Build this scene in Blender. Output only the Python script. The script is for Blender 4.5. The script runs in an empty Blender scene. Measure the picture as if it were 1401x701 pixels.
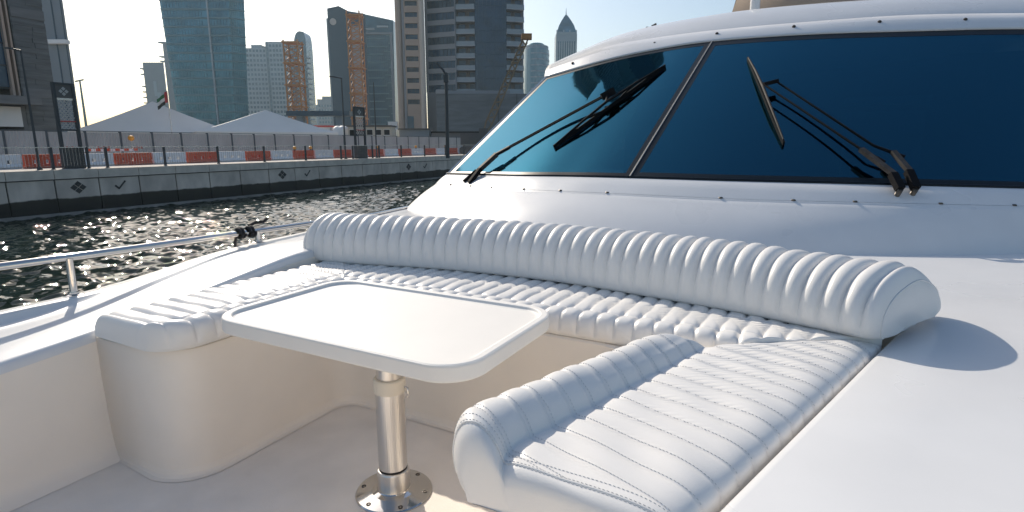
import bpy, bmesh, math, random
import numpy as np
from mathutils import Vector, Matrix
random.seed(7)
rng = np.random.default_rng(7)
R = math.radians
SC = bpy.context.scene
COL = SC.collection

# ---------------------------------------------------------------- camera
# axes: X = towards port (right in the picture), Y = aft along the yacht and the quay, Z = up, water near z = -0.15
HEAD = R(28.0)                       # the camera looks 28 degrees to the left of the yacht's long axis
cam_d = bpy.data.cameras.new('camera')
cam = bpy.data.objects.new('camera', cam_d)
COL.objects.link(cam)
cam.location = (0, 0, 3.4)
cam.rotation_euler = (R(90 - 11.24), 0, HEAD)
cam_d.sensor_width = 36.0
cam_d.lens = 20.04
cam_d.clip_start = 0.05
cam_d.clip_end = 6000
SC.camera = cam

# ---------------------------------------------------------------- sky and sun
SUN_EL = R(34.0)
SUN_AZ = R(-60.0)                    # from +Y, positive towards +X
w = bpy.data.worlds.new('World')
SC.world = w
w.use_nodes = True
nt = w.node_tree
bg = nt.nodes['Background']
sky = nt.nodes.new('ShaderNodeTexSky')
sky.sky_type = 'NISHITA'
sky.sun_disc = False
sky.sun_elevation = SUN_EL
sky.sun_rotation = SUN_AZ
sky.altitude = 0
sky.air_density = 1.15
sky.dust_density = 2.0
sky.ozone_density = 2.0
nt.links.new(sky.outputs['Color'], bg.inputs['Color'])
bg.inputs['Strength'].default_value = 0.125
sun_d = bpy.data.lights.new('sun', 'SUN')
sun_d.energy = 4.2
sun_d.angle = R(0.5)
sun_d.color = (1.0, 0.90, 0.76)
sun = bpy.data.objects.new('sun', sun_d)
COL.objects.link(sun)
sdir = Vector((math.sin(SUN_AZ) * math.cos(SUN_EL), math.cos(SUN_AZ) * math.cos(SUN_EL), math.sin(SUN_EL)))
sun.rotation_euler = sdir.to_track_quat('Z', 'Y').to_euler()
sun.location = sdir * 60
SC.view_settings.view_transform = 'Standard'
SC.view_settings.look = 'None'
SC.view_settings.exposure = 0.13
SC.view_settings.gamma = 1.0
SC.cycles.diffuse_bounces = 8
SC.cycles.max_bounces = 14

# ---------------------------------------------------------------- materials
def mat(name, col, rough=0.5, metal=0.0, noise=0.0, nscale=6.0, bump=0.0, bscale=40.0, spec=0.5, coat=0.0, stretch=None, ior=None, col2=None):
    m = bpy.data.materials.new(name)
    m.use_nodes = True
    t = m.node_tree
    b = t.nodes['Principled BSDF']
    b.inputs['Base Color'].default_value = (*col, 1)
    b.inputs['Roughness'].default_value = rough
    b.inputs['Metallic'].default_value = metal
    b.inputs['Specular IOR Level'].default_value = spec
    b.inputs['Coat Weight'].default_value = coat
    b.inputs['Coat Roughness'].default_value = 0.06
    if ior: b.inputs['IOR'].default_value = ior
    if noise or bump:
        tc = t.nodes.new('ShaderNodeTexCoord')
        mp = t.nodes.new('ShaderNodeMapping')
        if stretch: mp.inputs['Scale'].default_value = stretch
        t.links.new(tc.outputs['Object'], mp.inputs['Vector'])
    if noise:
        n = t.nodes.new('ShaderNodeTexNoise')
        n.inputs['Scale'].default_value = nscale
        n.inputs['Detail'].default_value = 5
        t.links.new(mp.outputs['Vector'], n.inputs['Vector'])
        cr = t.nodes.new('ShaderNodeValToRGB')
        cr.color_ramp.elements[0].position = 0.3
        cr.color_ramp.elements[1].position = 0.7
        c2 = col2 if col2 else tuple(c * (1 - noise) for c in col)
        cr.color_ramp.elements[0].color = (*c2, 1)
        cr.color_ramp.elements[1].color = (*[min(1, c * (1 + noise * .5)) for c in col], 1)
        t.links.new(n.outputs['Fac'], cr.inputs['Fac'])
        t.links.new(cr.outputs['Color'], b.inputs['Base Color'])
    if bump:
        n2 = t.nodes.new('ShaderNodeTexNoise')
        n2.inputs['Scale'].default_value = bscale
        n2.inputs['Detail'].default_value = 4
        t.links.new(mp.outputs['Vector'], n2.inputs['Vector'])
        bp = t.nodes.new('ShaderNodeBump')
        bp.inputs['Strength'].default_value = bump
        bp.inputs['Distance'].default_value = 0.01
        t.links.new(n2.outputs['Fac'], bp.inputs['Height'])
        t.links.new(bp.outputs['Normal'], b.inputs['Normal'])
    return m

M = {}
M['gel'] = mat('white_gelcoat', (.72, .72, .72), .28, noise=.035, nscale=5, bump=.012, bscale=9, coat=.15)
def gloss_wear(m, lo, hi, sc):
    t = m.node_tree; b = t.nodes['Principled BSDF']
    tc = t.nodes.new('ShaderNodeTexCoord'); n = t.nodes.new('ShaderNodeTexNoise'); n.inputs['Scale'].default_value = sc; n.inputs['Detail'].default_value = 3
    t.links.new(tc.outputs['Object'], n.inputs['Vector'])
    mr = t.nodes.new('ShaderNodeMapRange'); mr.inputs['From Min'].default_value = .3; mr.inputs['From Max'].default_value = .7; mr.inputs['To Min'].default_value = lo; mr.inputs['To Max'].default_value = hi
    t.links.new(n.outputs['Fac'], mr.inputs['Value']); t.links.new(mr.outputs['Result'], b.inputs['Roughness'])
gloss_wear(M['gel'], .25, .36, 2.2)
M['well'] = mat('cream_gelcoat', (.87, .795, .705), .45, noise=.05, nscale=4, bump=.02, bscale=30)
M['floor'] = mat('nonslip_floor_gelcoat', (.87, .805, .73), .6, noise=.08, nscale=7, bump=.15, bscale=260)
M['vinyl'] = mat('white_marine_vinyl', (.805, .785, .755), .34, noise=.02, nscale=8, bump=.06, bscale=330, spec=.45)
M['stitch'] = mat('shade_greyed_thread', (.66, .655, .65), .8)  # white thread; the grey paints in the shade of the stitch dents
M['piping'] = mat('vinyl_piping', (.72, .715, .70), .4)
M['dark_gap'] = mat('black_rubber', (.015, .015, .017), .6)
M['tabletop'] = mat('table_laminate', (.80, .775, .735), .58, noise=.02, nscale=9, bump=.1, bscale=420)
M['steel'] = mat('polished_stainless_steel', (.62, .60, .575), .08, metal=1.0)
M['brushed'] = mat('brushed_aluminium', (.76, .735, .70), .34, metal=1.0, bump=.15, bscale=90, stretch=(1, 1, .03))
M['collar'] = mat('cream_nylon', (.72, .66, .56), .5)
M['screw'] = mat('dark_screw_steel', (.10, .09, .08), .4, metal=.8)
M['wiper'] = mat('black_wiper_paint', (.008, .008, .009), .75, spec=.12)
M['wiper_grey'] = mat('weathered_wiper_metal', (.07, .064, .06), .7, spec=.2, metal=.3, noise=.35, nscale=30)
M['rope'] = mat('black_rope', (.012, .012, .014), .8)
M['frit'] = mat('black_glass_border', (.004, .010, .016), .35, spec=.2)
M['tan'] = mat('tan_canvas', (.42, .31, .22), .7)
M['beacon'] = mat('amber_lens', (.85, .35, .03), .3)
M['concrete'] = mat('weathered_concrete', (.235, .225, .215), .85, noise=.3, nscale=1.1, bump=.2, bscale=18, stretch=(1, 1, .6))
M['coping'] = mat('coping_concrete', (.60, .53, .45), .85, noise=.18, nscale=2, bump=.2, bscale=20)
M['mark'] = mat('dark_relief_mark', (.05, .048, .046), .9)
M['paving'] = mat('pale_quay_paving', (.46, .42, .38), .85, noise=.12, nscale=2)
M['ground'] = mat('sandy_ground', (.33, .29, .24), .9, noise=.2, nscale=.3)
M['redplastic'] = mat('red_barrier_plastic', (.52, .075, .03), .45, noise=.15, nscale=3)
M['whiteplastic'] = mat('white_barrier_plastic', (.66, .69, .72), .5, noise=.1, nscale=3)
M['railsteel'] = mat('dark_painted_steel', (.030, .036, .042), .5)
M['railtop'] = mat('pale_railing_bar', (.62, .60, .57), .25, metal=.7)
M['hoard'] = mat('grey_hoarding_sheet', (.47, .455, .43), .65, noise=.1, nscale=1.5, stretch=(1, 1, .4))
M['hoardpost'] = mat('hoarding_post', (.075, .09, .10), .7)
M['redprint'] = mat('red_print', (.45, .06, .05), .6)
M['tent'] = mat('white_tent_canvas', (.80, .765, .72), .7, noise=.05, nscale=.4)
M['white'] = mat('white_paint', (.72, .71, .69), .6)
M['cream'] = mat('cream_cabin_wall', (.55, .49, .41), .7, noise=.08, nscale=1)
M['darkroof'] = mat('dark_roof_sheet', (.10, .095, .09), .7)
M['orange'] = mat('orange_mast_paint', (.42, .19, .055), .6)
M['boom'] = mat('rusty_crane_paint', (.24, .17, .10), .7)
M['stone'] = mat('dark_stone_cladding', (.14, .145, .145), .8, noise=.35, nscale=1.2, bump=.6, bscale=4, stretch=(.35, .35, 3.2))
M['stoneband'] = mat('grey_stone_band', (.17, .17, .17), .8, noise=.2, nscale=1, stretch=(.35, .35, 3))
M['podium'] = mat('podium_stone', (.15, .16, .165), .8, noise=.3, nscale=.5, bump=.4, bscale=2, stretch=(.4, .4, 2.5))
M['beige'] = mat('beige_cladding', (.46, .34, .265), .7, noise=.06, nscale=.4)
M['beigelight'] = mat('pale_column_cladding', (.62, .52, .43), .7)
M['towerwall'] = mat('grey_stone_cladding', (.30, .295, .30), .7, noise=.06, nscale=.4)
M['balcony'] = mat('pale_balcony_slab', (.40, .41, .42), .6)
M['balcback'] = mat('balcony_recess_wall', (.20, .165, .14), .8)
M['glassdark'] = mat('dark_blue_glazing', (.018, .055, .10), .12, spec=.55, noise=.4, nscale=.35)
M['glassdark2'] = mat('grey_blue_glazing', (.03, .055, .08), .2, noise=.5, nscale=.6)
M['glassdark3'] = mat('blinds_behind_glazing', (.06, .075, .09), .25, noise=.5, nscale=.8)
M['glassteal'] = mat('teal_glazing', (.07, .21, .28), .14, metal=.45, noise=.45, nscale=.16)
M['glassblue'] = mat('blue_glazing', (.04, .11, .16), .15, spec=.8, noise=.3, nscale=.2)
M['darkslab'] = mat('dark_blue_panel', (.016, .052, .088), .5)
M['spandrel'] = mat('teal_spandrel', (.10, .19, .22), .4)
M['greyblue'] = mat('blue_grey_render', (.20, .235, .265), .8, noise=.05, nscale=.2)
M['palewall'] = mat('pale_render', (.34, .40, .43), .8)
M['spirewall'] = mat('pale_blue_cladding', (.24, .31, .36), .6)
M['black'] = mat('dark_opening', (.006, .006, .007), .8)
M['lightstrip'] = mat('white_canopy', (.8, .8, .8), .5)
M['flagred'] = mat('flag_red', (.55, .02, .03), .7)
M['flaggreen'] = mat('flag_green', (.02, .16, .06), .7)
M['flagwhite'] = mat('flag_white', (.75, .75, .75), .7)
M['flagblack'] = mat('flag_black', (.01, .01, .01), .7)
M['hull'] = M['gel']
M['interior'] = mat('cabin_interior', (.05, .055, .06), .8)
M['console'] = mat('pale_cabinet', (.45, .45, .42), .6)

# windscreen: dark tinted glass with a mirror-like film
def glass_mat():
    m = bpy.data.materials.new('tinted_windscreen_glass')
    m.use_nodes = True
    t = m.node_tree
    b = t.nodes['Principled BSDF']
    b.inputs['Base Color'].default_value = (.028, .120, .185, 1)
    b.inputs['Metallic'].default_value = 1.0
    b.inputs['Roughness'].default_value = .02
    b.inputs['IOR'].default_value = 1.62
    b.inputs['Specular IOR Level'].default_value = .5
    b.inputs['Specular Tint'].default_value = (.60, .86, 1, 1)
    tc = t.nodes.new('ShaderNodeTexCoord'); nz = t.nodes.new('ShaderNodeTexNoise'); nz.inputs['Scale'].default_value = 2.2; nz.inputs['Detail'].default_value = 6
    t.links.new(tc.outputs['Object'], nz.inputs['Vector'])
    mr = t.nodes.new('ShaderNodeMapRange'); mr.inputs['From Min'].default_value = .35; mr.inputs['From Max'].default_value = .8; mr.inputs['To Min'].default_value = .015; mr.inputs['To Max'].default_value = .10
    t.links.new(nz.outputs['Fac'], mr.inputs['Value']); t.links.new(mr.outputs['Result'], b.inputs['Roughness'])
    bp = t.nodes.new('ShaderNodeBump'); bp.inputs['Strength'].default_value = .25; bp.inputs['Distance'].default_value = .004
    t.links.new(nz.outputs['Fac'], bp.inputs['Height']); t.links.new(bp.outputs['Normal'], b.inputs['Normal'])
    tr = t.nodes.new('ShaderNodeBsdfTransparent')
    tr.inputs['Color'].default_value = (.42, .62, .75, 1)
    mx = t.nodes.new('ShaderNodeMixShader')
    mx.inputs['Fac'].default_value = .76
    out = t.nodes['Material Output']
    t.links.new(tr.outputs[0], mx.inputs[1])
    t.links.new(b.outputs[0], mx.inputs[2])
    t.links.new(mx.outputs[0], out.inputs['Surface'])
    return m
M['screen'] = glass_mat()

def water_mat():
    m = bpy.data.materials.new('harbour_water')
    m.use_nodes = True
    t = m.node_tree
    b = t.nodes['Principled BSDF']
    b.inputs['Base Color'].default_value = (.014, .024, .017, 1)
    b.inputs['Roughness'].default_value = .015
    b.inputs['IOR'].default_value = 1.33
    tc = t.nodes.new('ShaderNodeTexCoord')
    prev = None
    for sc, st, dist in ((5, .25, .03),):
        n = t.nodes.new('ShaderNodeTexNoise')
        n.inputs['Scale'].default_value = sc
        n.inputs['Detail'].default_value = 2
        n.inputs['Distortion'].default_value = .4
        t.links.new(tc.outputs['Object'], n.inputs['Vector'])
        bp = t.nodes.new('ShaderNodeBump')
        bp.inputs['Strength'].default_value = st
        bp.inputs['Distance'].default_value = dist
        t.links.new(n.outputs['Fac'], bp.inputs['Height'])
        if prev: t.links.new(prev.outputs['Normal'], bp.inputs['Normal'])
        prev = bp
    t.links.new(prev.outputs['Normal'], b.inputs['Normal'])
    return m
M['water'] = water_mat()

# ---------------------------------------------------------------- mesh helpers
class MB:
    def __init__(s): s.v = []; s.f = []; s.sm = []
    def add(s, vs, fs, smooth=False):
        o = len(s.v)
        s.v += [tuple(map(float, p)) for p in vs]
        s.f += [tuple(i + o for i in f) for f in fs]
        s.sm += [smooth] * len(fs)
        return s
    def box(s, a, b):
        x0, y0, z0 = a; x1, y1, z1 = b
        v = [(x0, y0, z0), (x1, y0, z0), (x1, y1, z0), (x0, y1, z0), (x0, y0, z1), (x1, y0, z1), (x1, y1, z1), (x0, y1, z1)]
        return s.add(v, [(3, 2, 1, 0), (4, 5, 6, 7), (0, 1, 5, 4), (1, 2, 6, 5), (2, 3, 7, 6), (3, 0, 4, 7)])
    def bar(s, p, q, wd, hg=None, up=(0, 0, 1)):       # square bar from p to q
        p = Vector(p); q = Vector(q); d = (q - p).normalized()
        u = Vector(up)
        if abs(d.dot(u)) > .98: u = Vector((0, 1, 0))
        x = d.cross(u).normalized() * (wd / 2); y = x.cross(d).normalized() * ((hg or wd) / 2)
        v = []
        for c in (p, q): v += [c - x - y, c + x - y, c + x + y, c - x + y]
        return s.add(v, [(0, 1, 2, 3), (7, 6, 5, 4), (0, 4, 5, 1), (1, 5, 6, 2), (2, 6, 7, 3), (3, 7, 4, 0)])
    def tube(s, pts, r, n=10, caps=True, smooth=True):
        pts = [Vector(p) for p in pts]; k = len(pts)
        rs = r if hasattr(r, '__len__') else [r] * k
        vs = []; prev = None
        for i, p in enumerate(pts):
            d = (pts[min(i + 1, k - 1)] - pts[max(i - 1, 0)]).normalized()
            if prev is None:
                u = Vector((0, 0, 1)) if abs(d.z) < .9 else Vector((1, 0, 0))
                x = d.cross(u).normalized()
            else:
                x = (prev - d * prev.dot(d)).normalized()
            prev = x; y = d.cross(x)
            for j in range(n):
                a = 2 * math.pi * j / n
                vs.append(p + (x * math.cos(a) + y * math.sin(a)) * rs[i])
        fs = [(i * n + j, i * n + (j + 1) % n, (i + 1) * n + (j + 1) % n, (i + 1) * n + j) for i in range(k - 1) for j in range(n)]
        s.add(vs, fs, smooth)
        if caps:
            s.add(vs[:n], [tuple(range(n - 1, -1, -1))]); s.add(vs[-n:], [tuple(range(n))])
        return s
    def lathe(s, prof, c=(0, 0, 0), n=32):
        vs = []
        for r, z in prof:
            for j in range(n):
                a = 2 * math.pi * j / n
                vs.append((c[0] + r * math.cos(a), c[1] + r * math.sin(a), c[2] + z))
        k = len(prof)
        for i in range(k - 1):
            seg = vs[i * n:(i + 2) * n]
            s.add(seg, [(j, (j + 1) % n, n + (j + 1) % n, n + j) for j in range(n)], True)
        s.add(vs[-n:], [tuple(range(n))])
        return s
    def grid(s, P, smooth=True, flip=False):            # P: rows x cols x 3
        P = np.asarray(P, float); r, c = P.shape[:2]
        fs = []
        for i in range(r - 1):
            for j in range(c - 1):
                q = (i * c + j, i * c + j + 1, (i + 1) * c + j + 1, (i + 1) * c + j)
                fs.append(q[::-1] if flip else q)
        return s.add(P.reshape(-1, 3), fs, smooth)
    def prism(s, poly, z0, z1, smooth=False, top=True, bottom=True):
        n = len(poly)
        lo = [(x, y, z0) for x, y in poly]; hi = [(x, y, z1) for x, y in poly]
        s.add(lo + hi, [(i, (i + 1) % n, n + (i + 1) % n, n + i) for i in range(n)], smooth)
        if top: s.add(hi, [tuple(range(n))])
        if bottom: s.add(lo, [tuple(range(n - 1, -1, -1))])
        return s
    def mesh(s, name, m):
        me = bpy.data.meshes.new(name)
        me.from_pydata(s.v, [], s.f)
        me.polygons.foreach_set('use_smooth', s.sm)
        me.materials.append(m)
        me.update()
        return me
    def build(s, name, m, parent=None, loc=None, rot=None):
        return link(name, s.mesh(name, m), parent, loc, rot)

def link(name, me, parent=None, loc=None, rot=None):
    o = bpy.data.objects.new(name, me)
    COL.objects.link(o)
    if parent: o.parent = parent
    if loc is not None: o.location = loc
    if rot is not None: o.rotation_euler = rot
    return o
def tag(o, label, cat, group=None):
    o['label'] = label; o['category'] = cat
    if group: o['group'] = group
    return o
def thing(name, label, cat, loc=(0, 0, 0), rz=0, group=None):
    o = bpy.data.objects.new(name, None)
    COL.objects.link(o)
    o.location = loc; o.rotation_euler = (0, 0, rz); o.empty_display_size = .2
    return tag(o, label, cat, group)
def structure(o): o['kind'] = 'structure'; return o
def stuff(o): o['kind'] = 'stuff'; return o
def kids(o): return [c for c in bpy.data.objects if c.parent == o]
def copy_tree(o, parent=None):
    c = o.copy(); COL.objects.link(c)
    if parent: c.parent = parent
    for k in kids(o): copy_tree(k, c)
    return c
def ip(x, xs, ys): return np.interp(x, xs, ys)
def smoothip(x, xs, ys):                                # monotone-ish cubic through points
    xs = np.asarray(xs, float); ys = np.asarray(ys, float)
    x = np.atleast_1d(np.asarray(x, float))
    m = np.gradient(ys, xs)
    i = np.clip(np.searchsorted(xs, x) - 1, 0, len(xs) - 2)
    h = xs[i + 1] - xs[i]; t = np.clip((x - xs[i]) / h, 0, 1)
    out = (2*t**3-3*t**2+1)*ys[i] + (t**3-2*t**2+t)*h*m[i] + (-2*t**3+3*t**2)*ys[i+1] + (t**3-t**2)*h*m[i+1]
    return out if out.size > 1 else float(out[0])
def crom(P, a):
    P = np.asarray(P, float)
    i = int(min(max(math.floor(a), 0), len(P) - 2)); t = a - i
    def g(k): return P[k] if 0 <= k < len(P) else (2 * P[0] - P[1] if k < 0 else 2 * P[-1] - P[-2])
    p0, p1, p2, p3 = g(i - 1), g(i), g(i + 1), g(i + 2)
    return .5 * (2 * p1 + (p2 - p0) * t + (2 * p0 - 5 * p1 + 4 * p2 - p3) * t * t + (3 * p1 - p0 - 3 * p2 + p3) * t ** 3)
def rounded(poly, radii, n=8):                          # polygon with filleted corners
    out = []; k = len(poly)
    for i in range(k):
        p = Vector(poly[i]).to_2d() if len(poly[i]) > 2 else Vector(poly[i])
        a = (Vector(poly[i - 1]) - p).normalized(); b = (Vector(poly[(i + 1) % k]) - p).normalized()
        r = radii[i]
        if r <= 0: out.append(tuple(p)); continue
        ang = math.acos(max(-1, min(1, a.dot(b))))
        d = r / math.tan(ang / 2)
        c = p + (a + b).normalized() * (r / math.sin(ang / 2))
        s0 = p + a * d - c; s1 = p + b * d - c
        a0 = math.atan2(s0.y, s0.x); a1 = math.atan2(s1.y, s1.x)
        da = (a1 - a0 + math.pi) % (2 * math.pi) - math.pi
        for j in range(n + 1):
            t = a0 + da * j / n
            out.append((c.x + r * math.cos(t), c.y + r * math.sin(t)))
    return out

# ================================================================ THE PLACE
def site(x, y):                                         # plan metres right of / ahead of where the photographer stands
    c, s_ = math.cos(HEAD), math.sin(HEAD)
    return (x * c - y * s_, x * s_ + y * c)

# quay line: origin, direction along it and direction away from the water
QP = Vector((-33.0, 12.0)); QA = math.atan(.03)
QD = Vector((-math.sin(QA), math.cos(QA))); QN = Vector((-QD.y, QD.x))
ZQ = 2.08
def quay(s, sb, z=ZQ):
    p = QP + QD * s + QN * sb
    return (p.x, p.y, z)
QROT = QA                                              # local x = away from water is -x; local y = along the quay

def build_ground():
    m = MB()
    a = quay(-400, .3, 0); b = quay(1500, .3, 0); c = quay(1500, 3000, 0); d = quay(-400, 3000, 0)
    m.prism([(b[0], b[1]), (a[0], a[1]), (d[0], d[1]), (c[0], c[1])][::-1], -4, ZQ - .01)
    structure(m.build('ground', M['ground']))
    p = MB()
    a = quay(-60, .46, 0); b = quay(200, .46, 0); c = quay(200, 8.0, 0); d = quay(-60, 8.0, 0)
    p.prism([(a[0], a[1]), (b[0], b[1]), (c[0], c[1]), (d[0], d[1])], ZQ - .05, ZQ - .004)
    structure(p.build('promenade', M['paving']))

def build_water():
    m = MB()
    # choppy harbour surface: many small crossing waves, finer towards the yacht
    xs = np.linspace(-33.9, -1.0, 430)
    ys = np.concatenate([np.linspace(-4, 24, 400), np.linspace(24.12, 75, 260)])
    X, Y = np.meshgrid(xs, ys); Z = np.zeros_like(X)
    n = 90
    for k in range(n):
        lam = .26 * (1.7 / .26) ** rng.random(); kk = 2 * math.pi / lam
        th = rng.normal(2.2, .95); a = .30 / kk * math.sqrt(2 / n) * (1.25 if lam < 1 else .9)
        ph = rng.random() * 6.28
        Z += a * np.sin(kk * (X * math.cos(th) + Y * math.sin(th)) + ph + .6 * np.sin(.35 * X * math.sin(th) - .3 * Y * math.cos(th) + ph))
    calm = .72 + .28 * np.sin(.23 * X + .17 * Y + 1.0) * np.sin(.11 * Y - .19 * X)
    m.grid(np.stack([X, Y, -.15 + Z * calm], 2), True)
    wv = m.build('water', M['water']); structure(wv)
    m = MB(); m.add([(-34.5, -300, -.42), (1500, -300, -.42), (1500, 1500, -.42), (-60, 1500, -.42), (-60, -300, -.42)], [(0, 1, 2, 3, 4)])
    structure(m.build('harbour_water', M['water']))

def joint(i):
    if i < 0: return .37 + 1.93 * i
    if i > 15: return 35.2 + 2.75 * (i - 15)
    return .37 + 1.93 * i + .026 * i * i

def build_quay_wall():
    root = bpy.data.objects.new('quay_wall', None); COL.objects.link(root)
    root.location = (QP.x, QP.y, 0); root.rotation_euler = (0, 0, QA); structure(root)
    b = MB(); b.box((-.5, -60, -3), (-.06, 160, 1.98)); b.build('wall_core', M['mark'], root)
    f = MB(); f.box((-.2, -60, -1), (.16, 160, -.02)); f.build('footing', M['concrete'], root)
    mt = M['concrete_wet']
    for i in range(-6, 36):
        s0, s1 = joint(i) + .035, joint(i + 1) - .035
        p = MB(); d = random.uniform(-.008, .008)
        # panel with a slightly set back, battered face
        p.add([(d + .05, s0, -.02), (d + .05, s1, -.02), (d, s1, 1.585), (d, s0, 1.585), (-.2, s0, -.02), (-.2, s1, -.02), (-.2, s1, 1.585), (-.2, s0, 1.585)],
              [(0, 1, 2, 3), (4, 7, 6, 5), (3, 2, 6, 7), (0, 3, 7, 4), (1, 5, 6, 2)])
        pan = p.build('wall_panel', mt, root)
        c = MB(); c.box((-.44, s0 - .02, 1.64), (.07, s1 + .02, ZQ)); c.build('coping_stone', M['coping'], root)
        mid = (s0 + s1) / 2
        if i % 6 == 1:
            k = MB()
            for dy, dz in ((0, .17), (-.2, 0), (.2, 0), (0, -.17)):
                k.add([(d + .035, mid + dy + .17, 1.18 + dz), (d + .035, mid + dy, 1.18 + dz + .15), (d + .035, mid + dy - .17, 1.18 + dz), (d + .035, mid + dy, 1.18 + dz - .15),
                       (d - .02, mid + dy + .17, 1.18 + dz), (d - .02, mid + dy, 1.18 + dz + .15), (d - .02, mid + dy - .17, 1.18 + dz), (d - .02, mid + dy, 1.18 + dz - .15)],
                      [(0, 1, 2, 3), (0, 4, 5, 1), (1, 5, 6, 2), (2, 6, 7, 3), (3, 7, 4, 0)])
            k.build('diamond_mark', M['mark'], pan)
        if i % 6 == 2:
            k = MB()
            k.bar((d + .02, mid - .26, 1.16), (d + .02, mid - .08, .98), .09, .05, up=(1, 0, 0))
            k.bar((d + .02, mid - .10, .97), (d + .02, mid + .28, 1.38), .07, .05, up=(1, 0, 0))
            k.build('check_mark', M['mark'], pan)

def concrete_wet():
    m = mat('tidal_concrete', (.56, .49, .42), .85, noise=.3, nscale=1.1, bump=.2, bscale=18, stretch=(1, 1, .6))
    t = m.node_tree; b = t.nodes['Principled BSDF']
    src = b.inputs['Base Color'].links[0].from_socket
    g = t.nodes.new('ShaderNodeNewGeometry'); sx = t.nodes.new('ShaderNodeSeparateXYZ')
    t.links.new(g.outputs['Position'], sx.inputs[0])
    nz = t.nodes.new('ShaderNodeTexNoise'); nz.inputs['Scale'].default_value = .9; nz.inputs['Detail'].default_value = 4
    t.links.new(g.outputs['Position'], nz.inputs['Vector'])
    ma = t.nodes.new('ShaderNodeMath'); ma.operation = 'MULTIPLY_ADD'; ma.inputs[1].default_value = .3
    t.links.new(nz.outputs['Fac'], ma.inputs[0]); t.links.new(sx.outputs['Z'], ma.inputs[2])
    cr = t.nodes.new('ShaderNodeValToRGB')
    cr.color_ramp.elements[0].position = .36; cr.color_ramp.elements[0].color = (.022, .024, .020, 1)
    e = cr.color_ramp.elements.new(.72); e.color = (.06, .06, .052, 1)
    cr.color_ramp.elements[1].position = .80; cr.color_ramp.elements[2].position = .86 if len(cr.color_ramp.elements) > 2 else .86
    cr.color_ramp.elements[-1].color = (1, 1, 1, 1)
    t.links.new(ma.outputs[0], cr.inputs['Fac'])
    mx = t.nodes.new('ShaderNodeMix'); mx.data_type = 'RGBA'; mx.blend_type = 'MULTIPLY'; mx.inputs[0].default_value = 1
    t.links.new(src, mx.inputs[6]); t.links.new(cr.outputs['Color'], mx.inputs[7])
    t.links.new(mx.outputs[2], b.inputs['Base Color'])
    return m
M['concrete_wet'] = concrete_wet()

build_ground(); build_water(); build_quay_wall()

# ---------------------------------------------------------------- quay furniture
ORD = ['first', 'second', 'third', 'fourth', 'fifth', 'sixth', 'seventh', 'eighth', 'ninth', 'tenth', 'eleventh', 'twelfth', 'thirteenth', 'fourteenth']
def qthing(name, label, cat, s, sb, z=ZQ, group=None):
    return thing(name, label, cat, quay(s, sb, z), QA, group)   # local x points to the water, y along the quay

def railing():
    t = qthing('quay_railing', 'long quayside railing with dark posts and a pale slim top rail', 'railing', 0, .8)
    posts = [-7.0, -3.3, .3, 2.75, 4.38, 5.3, 8.5, 12.0, 15.6, 19.4, 23.2, 24.6, 27.1, 28.0, 31.2, 35.0, 38.8, 42.6, 46.4, 50.2, 54, 57.8, 61.6, 65.4, 69.2, 73]
    pm = MB(); pm.box((-.055, -.05, -.08), (.055, .05, 1.07)); pm.box((-.07, -.07, -.08), (.07, .07, .03)); pm.box((-.045, -.045, 1.07), (.045, .045, 1.10))
    me = pm.mesh('post', M['railsteel'])
    for s in posts:
        link('post', me, t, (0, s, 0))
    r = MB(); r.bar((.0, -8, 1.085), (0, 74, 1.085), .07, .035); r.build('top_rail', M['railtop'], t)
    r = MB(); r.bar((0, -8, .14), (0, 74, .14), .03, .03); r.build('bottom_rail', M['railsteel'], t)
    b = MB()
    s = -8.0
    while s < 74:
        if not any(abs(s - p) < .07 for p in posts):
            b.add([(-.006, s, .14), (.006, s, .14), (.006, s, 1.08), (-.006, s, 1.08), (0, s + .012, .14), (0, s + .012, 1.08)], [(0, 1, 2, 3), (0, 3, 5, 4), (1, 4, 5, 2)])
        s += .15
    stuff(b.build('baluster', M['railtop'], t))
railing()

def barrier_mesh(m):
    b = MB(); L = 1.04
    b.box((-.20, -L, 0), (.20, L, .14))
    b.add([(-.20, -L, .14), (.20, -L, .14), (.20, L, .14), (-.20, L, .14), (-.13, -L, .24), (.13, -L, .24), (.13, L, .24), (-.13, L, .24)],
          [(4, 5, 6, 7), (0, 1, 5, 4), (1, 2, 6, 5), (2, 3, 7, 6), (3, 0, 4, 7)])
    ys = [-L, -.66, -.46, -.12, .12, .46, .66, L]
    for k in (0, 2, 4, 6): b.box((-.13, ys[k], .24), (.13, ys[k + 1], .62))
    b.box((-.128, -L + .003, .43), (.128, L - .003, .615))
    b.box((-.10, -L, .62), (.10, L, .72))
    b.box((-.06, L, .30), (.06, L + .09, .70))
    for y in (-.8, -.3, .3, .8): b.box((-.145, y - .05, .2), (.145, y + .05, .6))
    return b.mesh('barrier', m)
mr, mw = barrier_mesh(M['redplastic']), barrier_mesh(M['whiteplastic'])
s = .4 - 2.25 * 2; nred = nwh = 0; k = 0
BAR = []
while s < 50:
    red = (k % 2 == 1)
    me = mr if red else mw
    vis = s > -.5
    if vis:
        o = link('barrier', me, None, quay(s + 1.12, 3.5 + random.uniform(-.05, .05)), (0, 0, QA + R(random.uniform(-1.5, 1.5))))
        if red:
            lab = 'red plastic water-filled barrier with three holes, %s red one from the left' % ORD[nred]; nred += 1
        else:
            lab = 'white plastic water-filled barrier with three holes, %s white one from the left' % ORD[nwh]; nwh += 1
        tag(o, lab, 'road barrier', 'red barriers on the quay' if red else 'white barriers on the quay')
        BAR.append((s, red))
    s += 2.25; k += 1

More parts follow.
